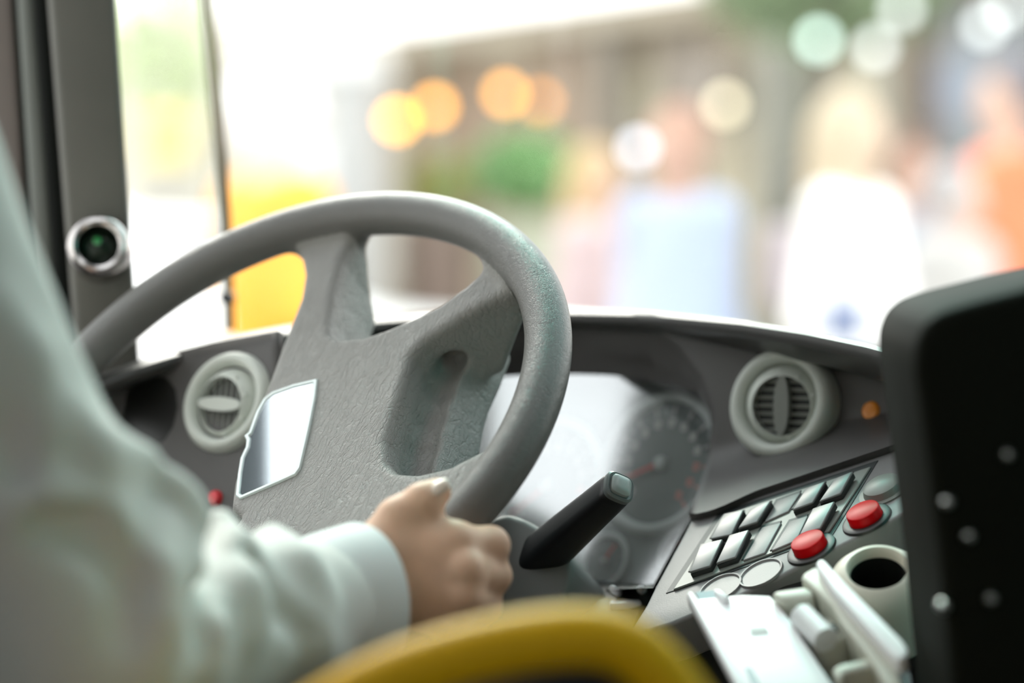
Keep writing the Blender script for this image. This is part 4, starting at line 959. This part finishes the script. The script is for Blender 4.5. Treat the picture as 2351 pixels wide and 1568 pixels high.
# pale kiosk on the left
kx0, kx1, kd = P(585, 500, 13.0), P(842, 500, 13.0), 13.0
kiosk = thing('kiosk', np.array([(kx0[0] + kx1[0]) / 2, 13.4, 0.0]), 'pale white kiosk block left of the shop row', 'kiosk')
box('kiosk_wall', np.array([(kx0[0] + kx1[0]) / 2, 13.6, 1.15]), ((kx1[0] - kx0[0]) / 2, 0.55, 1.15), smat(226, 224, 218, 0.68), kiosk, bevel=0.03)
box('kiosk_roof', np.array([(kx0[0] + kx1[0]) / 2, 13.6, 2.36]), ((kx1[0] - kx0[0]) / 2 + 0.08, 0.65, 0.07), smat(238, 238, 236, 0.8), kiosk, bevel=0.02)
box('corner_post', np.array([kx1[0] - 0.04, 13.02, 1.15]), (0.09, 0.05, 1.15), smat(188, 188, 186, 0.7), kiosk, bevel=0.01)
box('kiosk_hatch', np.array([(kx0[0] + kx1[0]) / 2 - 0.08, 13.04, 1.55]), (0.17, 0.03, 0.38), smat(240, 240, 240, 0.8), kiosk, bevel=0.01)

# pale cream building far behind on the left
cb = thing('cream_building', np.array([P(420, 500, 34.0)[0], 36.0, 0.0]), 'tall pale cream building far off at the left behind the tree', 'building')
ca_, cb_ = P(150, 40, 34.0), P(660, 40, 34.0)
box('wall', np.array([(ca_[0] + cb_[0]) / 2, 36.0, ca_[2] / 2]), ((cb_[0] - ca_[0]) / 2, 2.0, ca_[2] / 2), smat(230, 226, 210, 0.66), cb, bevel=0.05)
for i in range(3):
    for j in range(3):
        box('window', np.array([ca_[0] + (cb_[0] - ca_[0]) * (0.42 + 0.2 * i), 33.99, 1.5 + 1.15 * j]), (0.16, 0.04, 0.32), smat(205, 205, 196, 0.62), cb, bevel=0.01)
def car(name, x0, d, length, zr, m, label, flip=1):
    """side-on car: lofted body, window band, wheels"""
    t = thing(name, np.array([x0 + length / 2, d, 0]), label, 'car')
    prof = [(0.0, 0.45), (0.02, 0.85), (0.10, 0.98 * zr / 1.5), (0.24, 1.04 * zr / 1.5), (0.36, zr * 0.98), (0.55, zr), (0.78, zr * 0.97), (0.93, 1.12 * zr / 1.5), (0.99, 0.95), (1.0, 0.45), (0.9, 0.28), (0.1, 0.28)]
    if flip < 0: prof = [(1 - a, b) for a, b in prof]
    pts = [np.array([x0 + a * length, d, b]) for a, b in prof]
    prism('car_body', pts, np.array([0, 1.7, 0]), m, t, 0.09, 3)
    wp = [(0.27, 1.05 * zr / 1.5), (0.37, zr * 0.94), (0.55, zr * 0.955), (0.77, zr * 0.925), (0.88, 1.10 * zr / 1.5)]
    if flip < 0: wp = [(1 - a, b) for a, b in wp]
    prism('side_window', [np.array([x0 + a * length, d - 0.012, b]) for a, b in wp], np.array([0, 0.03, 0]), smat(150, 140, 140, rough=0.3), t, 0.01, 1)
    for a in (0.18, 0.80):
        for y in (d + 0.02, d + 1.50):
            w = lathe('wheel', np.array([x0 + (a if flip > 0 else 1 - a) * length, y, 0.32]), np.array([0, -1.0, 0]), [(0, 0.03), (0.19, 0.03), (0.20, 0.05), (0.29, 0.05), (0.32, 0.02), (0.32, -0.16), (0, -0.16)], mat('tyre', (0.02, 0.02, 0.02), 0.8), t, 32)
            lathe('hub_cap', np.array([x0 + (a if flip > 0 else 1 - a) * length, y - 0.03, 0.32]), np.array([0, -1.0, 0]), [(0, 0.03), (0.15, 0.02), (0.19, 0.005), (0.19, 0)], smat(200, 200, 205), w, 24)
    return t
xe = P(1345, 600, 10.5)[0]
car('silver_car', xe - 4.3, 10.5, 4.3, 1.52, smat(208, 214, 216, 0.9, 0.4), 'pale silver car parked behind the steering wheel opening', -1)
xw = P(515, 500, 8.0)[0]
car('white_van', xw - 3.6, 8.0, 3.6, 1.72, smat(250, 250, 252, 1.1, 0.4), 'white rounded van at the far left between pillar and seal', 1)

# passers-by
def walker(px, yh, d, label, top, hair=(0.05, 0.04, 0.03), legs=(0.06, 0.07, 0.12), skin=(0.62, 0.42, 0.32), build=1.0, face=0.0, lean=0.0, helmet=None, flare=None, long_hair=False, skirt=False, sleeve=1.0, base_z=0.0):
    hc = P(px, yh, d); Hh = hc[2] + 0.12 - base_z; k = Hh / 1.72
    t = thing('person', np.array([hc[0], hc[1], base_z]), label, 'person')
    fw = np.array([math.sin(face), -math.cos(face), 0]); rt = np.array([fw[1], -fw[0], 0]) * -1; up = np.array([0, 0, 1.0])
    o = np.array([hc[0], hc[1], base_z])
    J = lambda r, f, z: o + (rt * r * build + fw * f) * k + up * z * k
    hip = [J(s * 0.09, 0, 0.90) for s in (-1, 1)]; knee = [J(-0.10, 0.10, 0.50), J(0.10, -0.02, 0.50)]; ank = [J(-0.10, 0.10, 0.08), J(0.11, -0.16, 0.10)]
    sh = [J(s * 0.185, 0, 1.42) for s in (-1, 1)]; el = [J(-0.25, -0.04, 1.13), J(0.25, 0.05, 1.13)]; wr = [J(-0.25, 0.10, 0.92), J(0.24, 0.16, 0.95)]
    head = np.array([hc[0], hc[1], hc[2]])
    ax = (rt, fw, up)
    def body_f(p):
        f = sd_ell(p, J(0, 0, 1.20), ax, (0.16 * k * build, 0.11 * k, 0.30 * k))
        f = smin(f, sd_ell(p, J(0, 0, 0.95), ax, (0.155 * k * build, 0.115 * k, 0.15 * k)), 0.05)
        f = smin(f, sd_cone(p, sh[0], sh[1], 0.055 * k, 0.055 * k), 0.05)
        f = smin(f, sd_cone(p, J(0, 0, 1.45), head - up * 0.05, 0.05 * k, 0.047 * k), 0.03)
        f = smin(f, sd_ell(p, head + up * 0.015, ax, (0.074 * k, 0.092 * k, 0.112 * k)), 0.02)
        f = smin(f, sd_cone(p, head + fw * 0.088 * k + up * 0.02, head + fw * 0.104 * k - up * 0.02, 0.009, 0.013), 0.012)
        for i in (0, 1):
            f = smin(f, sd_cone(p, sh[i], el[i], 0.045 * k, 0.038 * k), 0.03); f = smin(f, sd_cone(p, el[i], wr[i], 0.037 * k, 0.026 * k), 0.02)
            f = smin(f, sd_cone(p, wr[i], wr[i] - up * 0.11 * k + fw * 0.02, 0.03 * k, 0.016 * k), 0.02)
            f = smin(f, sd_cone(p, wr[i] + fw * 0.02 - up * 0.03, wr[i] - up * 0.08 * k + fw * 0.05, 0.013 * k, 0.010 * k), 0.01)
            f = smin(f, sd_cone(p, hip[i], knee[i], 0.078 * k, 0.055 * k), 0.03); f = smin(f, sd_cone(p, knee[i], ank[i], 0.054 * k, 0.036 * k), 0.02)
            f = smin(f, sd_cone(p, ank[i] - up * 0.03 * k, ank[i] + fw * 0.15 * k - up * 0.045 * k, 0.042 * k, 0.03 * k), 0.02)
        return f
    def top_f(p):
        e = 0.022
        f = sd_ell(p, J(0, 0, 1.20), ax, (0.16 * k * build + e, 0.11 * k + e, 0.31 * k))
        f = smin(f, sd_ell(p, J(0, 0, 0.93), ax, (0.16 * k * build + e, 0.12 * k + e, 0.16 * k)), 0.05)
        f = smin(f, sd_cone(p, sh[0], sh[1], 0.06 * k + e * 0.6, 0.06 * k + e * 0.6), 0.05)
        for i in (0, 1):
            f = smin(f, sd_cone(p, sh[i], el[i], 0.05 * k + e * 0.7, 0.045 * k + e * 0.7), 0.03)
            if sleeve > 0.6: f = smin(f, sd_cone(p, el[i], wr[i], 0.044 * k + e * 0.5, 0.036 * k + e * 0.5), 0.02)
        if flare: f = smin(f, sd_cone(p, J(0, 0, 1.40), J(flare[2], 0, 1.02), flare[0], flare[1]), 0.05)
        f = smax(f, -(np.sqrt(((p - (head - up * 0.03)) ** 2).sum(-1)) - 0.125 * k), 0.01)
        return f
    def leg_f(p):
        e = 0.016; f = sd_ell(p, J(0, 0, 0.90), ax, (0.165 * k * build + e, 0.12 * k + e, 0.12 * k))
        for i in (0, 1):
            f = smin(f, sd_cone(p, hip[i], knee[i], 0.085 * k + e, 0.064 * k + e), 0.04); f = smin(f, sd_cone(p, knee[i], ank[i], 0.06 * k + e, 0.048 * k + e), 0.03)
        if skirt: f = smin(f, sd_cone(p, J(0, 0, 0.95), J(0, 0.0, 0.45), 0.14 * k, 0.24 * k), 0.05)
        return f
    def hair_f(p):
        f = sd_ell(p, head + up * 0.035 * k - fw * 0.014 * k, ax, (0.085 * k, 0.098 * k, 0.110 * k))
        if long_hair: f = smin(f, sd_cone(p, head - fw * 0.04 * k, head - fw * 0.07 * k - up * 0.22 * k, 0.085 * k, 0.07 * k), 0.03)
        f = smax(f, -sd_ell(p, head + fw * 0.09 * k - up * 0.025 * k, ax, (0.085 * k, 0.08 * k, 0.11 * k)), 0.012)
        return np.maximum(f, (head[2] - (0.30 if long_hair else 0.07) * k) - p[..., 2])
    bw = max(0.42 * k * build, 0.40 if flare else 0); lo = o + np.array([-bw, -0.40 * k, -0.01]); hi = o + np.array([bw, 0.40 * k, Hh + 0.08])
    nm = lambda n, c: mat(n + '_%d_%d_%d' % tuple(int(x * 255) for x in c), c, 0.8)
    implicit('body', body_f, lo, hi, 0.018, nm('skin', skin), t, 1)
    implicit('top', top_f, lo, hi, 0.02, nm('cloth', top), t, 1)
    implicit('skirt' if skirt else 'trousers', leg_f, lo, hi, 0.02, nm('cloth', legs), t, 1)
    implicit('hair', hair_f, head - 0.4, head + 0.25, 0.016, nm('hair', hair), t, 1)
    if helmet:
        hm = lathe('helmet', head + up * 0.045 * k, up, [(0.135 * k, 0.0), (0.118 * k, 0.006), (0.116 * k, 0.04), (0.10 * k, 0.085), (0.06 * k, 0.112), (0, 0.120)], nm('helmet', helmet), t, 36, close=False)
    return t
walker(625, 300, 6.6, 'person in an orange work jacket and white helmet seen over the wheel rim', (0.95, 0.40, 0.03), legs=(0.85, 0.32, 0.03), hair=(0.9, 0.88, 0.85), skin=(0.8, 0.6, 0.5), helmet=(0.93, 0.93, 0.93), build=0.85, face=2.2)
walker(1555, 352, 7.2, 'person in a pale blue shirt walking beyond the windscreen', (0.38, 0.46, 0.62), hair=(0.38, 0.22, 0.16), legs=(0.55, 0.50, 0.52), skin=(0.50, 0.33, 0.26), build=0.66, face=-0.6, flare=(0.08, 0.24, 0.0))
walker(1372, 425, 8.3, 'fair haired person in a pink top left of the pale blue shirt', (0.55, 0.44, 0.44), hair=(0.50, 0.36, 0.20), skin=(0.6, 0.42, 0.32), legs=(0.6, 0.5, 0.55), face=1.1, build=0.8, long_hair=True)
ww = walker(1955, 330, 6.6, 'person in a bright white top with blond hair right of centre', (0.95, 0.94, 0.92), hair=(0.50, 0.42, 0.30), legs=(0.8, 0.72, 0.62), skin=(0.6, 0.46, 0.34), build=0.55, face=0.9, flare=(0.04, 0.09, 0.07), long_hair=True)
walker(2315, 245, 8.2, 'person in an orange red top at the far right', (0.85, 0.22, 0.10), hair=(0.16, 0.14, 0.15), legs=(0.30, 0.30, 0.30), face=-1.2, build=0.55)
walker(2088, 395, 8.8, 'dark haired person in a slate blue top behind the white top', (0.30, 0.36, 0.42), hair=(0.14, 0.08, 0.06), legs=(0.2, 0.2, 0.22), skin=(0.5, 0.34, 0.26), face=0.2)
walker(2190, 470, 7.6, 'person in a grey top in front of the orange red top', (0.46, 0.45, 0.43), hair=(0.34, 0.33, 0.33), legs=(0.4, 0.4, 0.4), skin=(0.55, 0.45, 0.40), build=1.15, face=1.0)

# shoulder bags carried past
def bag(px, py, d, w, hgt, c, label):
    q = P(px, py, d); t = thing('shopping_bag', q - np.array([0, 0, hgt / 2]), label, 'bag')
    box('bag_body', q, (w / 2, 0.06, hgt / 2), mat('bag_%d_%d_%d' % tuple(int(x * 255) for x in c), c, 0.7), t, bevel=0.025, seg=3)
    tube('handle', catmull([q + np.array([-w * .3, 0, hgt / 2 - .01]), q + np.array([-w * .2, 0, hgt / 2 + .12]), q + np.array([w * .2, 0, hgt / 2 + .12]), q + np.array([w * .3, 0, hgt / 2 - .01])], 6), 0.01, M_black, t, 8)
bag(1838, 610, 6.9, 0.21, 0.24, (0.42, 0.38, 0.41), 'large lilac grey bag beside the white top')
bq = P(1938, 735, 6.38)
box('blue_waist_bag', bq, (0.055, 0.04, 0.06), mat('bag_blue', (0.20, 0.24, 0.36), 0.7), ww, bevel=0.02, seg=3)

# lamps: warm globes strung over the far pavement, pale ones to the right
def lamp(px, py, d, r, c, s, label, group=None, drop=0.5, post=True):
    q = P(px, py, d); t = thing('street_lamp' if post else 'hanging_lamp', np.array([q[0], q[1] + 0.06, 0]) if post else q, label, 'lamp', group)
    lathe('bulb', q, np.array([0, 0, 1.0]), [(0, -r)] + [(r * math.cos(a), r * math.sin(a)) for a in np.linspace(-1.4, 1.4, 9)] + [(0, r)], mat('glow_%d_%d_%d_%d' % (*[int(x * 255) for x in c], int(s)), c, 0.4, emit=c, estr=s), t, 16, close=False)
    lathe('lamp_cap', q + np.array([0, 0, r * 0.9]), np.array([0, 0, 1.0]), [(0, r * .8), (r * .5, r * .7), (r * .6, 0), (0, 0)], mat('lamp_cap_brown', (0.2, 0.14, 0.10), 0.5), t, 12)
    if post:
        tube('post', [np.array([q[0], q[1] + 0.06, 0.0]), np.array([q[0], q[1] + 0.06, q[2] + 0.05]), np.array([q[0], q[1] + 0.03, q[2] + 0.10]), q + np.array([0, 0, r])], 0.012, smat(170, 168, 160), t, 8)
    else: tube('wire', [q + np.array([0, 0, r]), q + np.array([0, 0, drop])], 0.006, mat('lamp_cap_brown', (0.2, 0.14, 0.10), 0.5), t, 6)
lamp(912, 276, 14.0, 0.045, (1.0, 0.42, 0.02), 11, 'lowest and leftmost amber lamp of the row above the wheel', 'amber lamps over the pavement')
lamp(998, 245, 14.4, 0.045, (1.0, 0.40, 0.03), 7.5, 'amber lamp second from the left, touching the lowest one', 'amber lamps over the pavement')
lamp(1160, 215, 14.8, 0.045, (1.0, 0.42, 0.05), 6.5, 'highest amber lamp, third from the left', 'amber lamps over the pavement')
lamp(1242, 233, 15.2, 0.045, (0.9, 0.34, 0.05), 3.5, 'faintest amber lamp, rightmost of the row', 'amber lamps over the pavement')
lamp(1880, 92, 13.0, 0.045, (0.70, 0.95, 0.85), 4.2, 'pale mint lamp high on the right')
lamp(1665, 240, 13.0, 0.045, (0.95, 0.85, 0.60), 2.8, 'cream lamp between the two groups of people')
lamp(1465, 340, 9.0, 0.032, (0.80, 0.85, 1.0), 2.7, 'cool white lamp above the pale blue shirt')  # glowing globe added to stand for a bokeh highlight
for i, (x, y) in enumerate(((2070, 20), (2260, 60), (2010, 110), (2310, 20))):
    lamp(x, y, 12.5, 0.045, (0.86, 0.93, 0.92), 2.2, ['pale white lamp at the top right, left of its pair', 'pale white lamp highest beside the grey sign', 'pale white lamp right of the mint lamp', 'pale white lamp in the top right corner'][i], 'pale lamps at the top right')

# greenery
rng = random.Random(4)
def leaves(name, c, rad, n, size, m, parent):
    vs, fs = [], []
    for i in range(n):
        while True:
            q = np.array([rng.uniform(-1, 1) for _ in range(3)])
            if 0.25 < q @ q < 1: break
        q = c + q * np.asarray(rad); a = unit(np.array([rng.gauss(0, 1) for _ in range(3)])); b = unit(np.cross(a, [rng.gauss(0, 1) for _ in range(3)])); s = size * rng.uniform(.6, 1.3)
        k = len(vs); vs += [q - a * s, q + b * s * .45, q + a * s, q - b * s * .45]; fs.append((k, k + 1, k + 2, k + 3))
    return obj(name, vs, fs, m, parent, smooth=False)
def tree(px, py, d, rad, label, c, n=1500, trunk=True, name='tree', size=0.12):
    q = P(px, py, d); t = thing(name, np.array([q[0], q[1], 0]), label, 'tree' if name == 'tree' else 'shrub')
    leaves('foliage', q, rad, n, size, mat('leaf_%d_%d_%d' % tuple(int(x * 255) for x in c), c, 0.6, vary=0.25, vscale=3), t)
    if trunk: tube('trunk', [np.array([q[0], q[1], 0.0]), np.array([q[0] + .05, q[1], q[2] * .5]), np.array([q[0], q[1], q[2] + rad[2] * .4])], [0.10, 0.08, 0.03], mat('bark', (0.16, 0.12, 0.09), 0.9), t, 12)
    return t
tree(375, 90, 22.0, (0.55, 0.7, 0.9), 'pale green tree between the left pillar and the seal', (0.55, 0.64, 0.38), 260, size=0.13)
tree(1900, -60, 14.0, (0.75, 0.7, 0.45), 'grey green tree at the top right', (0.24, 0.32, 0.18), 900, size=0.10)
sh = tree(1210, 395, 13.4, (0.30, 0.28, 0.22), 'bright green shrub in a pot below the amber lamps', (0.22, 0.40, 0.16), 700, False, 'potted_shrub', 0.06)
pq = P(1210, 395, 13.4)
lathe('pot', np.array([pq[0], pq[1], 0.0]), np.array([0, 0, 1.0]), [(0, 0), (0.16, 0), (0.20, 0.9), (0.24, 1.48), (0.22, 1.50), (0.20, 1.46), (0, 1.44)], smat(196, 200, 176), sh, 28)
sh = tree(1010, 430, 13.6, (0.20, 0.2, 0.16), 'yellow green shrub in a pot left of the bright green one', (0.36, 0.36, 0.12), 600, False, 'potted_shrub', 0.06)
pq = P(1010, 430, 13.6)
lathe('pot', np.array([pq[0], pq[1], 0.0]), np.array([0, 0, 1.0]), [(0, 0), (0.16, 0), (0.20, 0.9), (0.22, 1.50), (0.20, 1.52), (0.18, 1.46), (0, 1.44)], smat(150, 130, 118), sh, 28)
# yellow street sign at the left
yq = P(385, 315, 13.5); ys = thing('street_sign', np.array([yq[0], yq[1], 0]), 'blank pale yellow street sign at the far left', 'sign')
box('sign_plate', yq, (0.13, 0.012, 0.14), mat('sign_yellow', (0.85, 0.68, 0.18), 0.5), ys, bevel=0.008)
tube('sign_post', [np.array([yq[0], yq[1] + 0.03, 0.0]), np.array([yq[0], yq[1] + 0.03, yq[2]])], 0.022, smat(180, 180, 180), ys, 14)
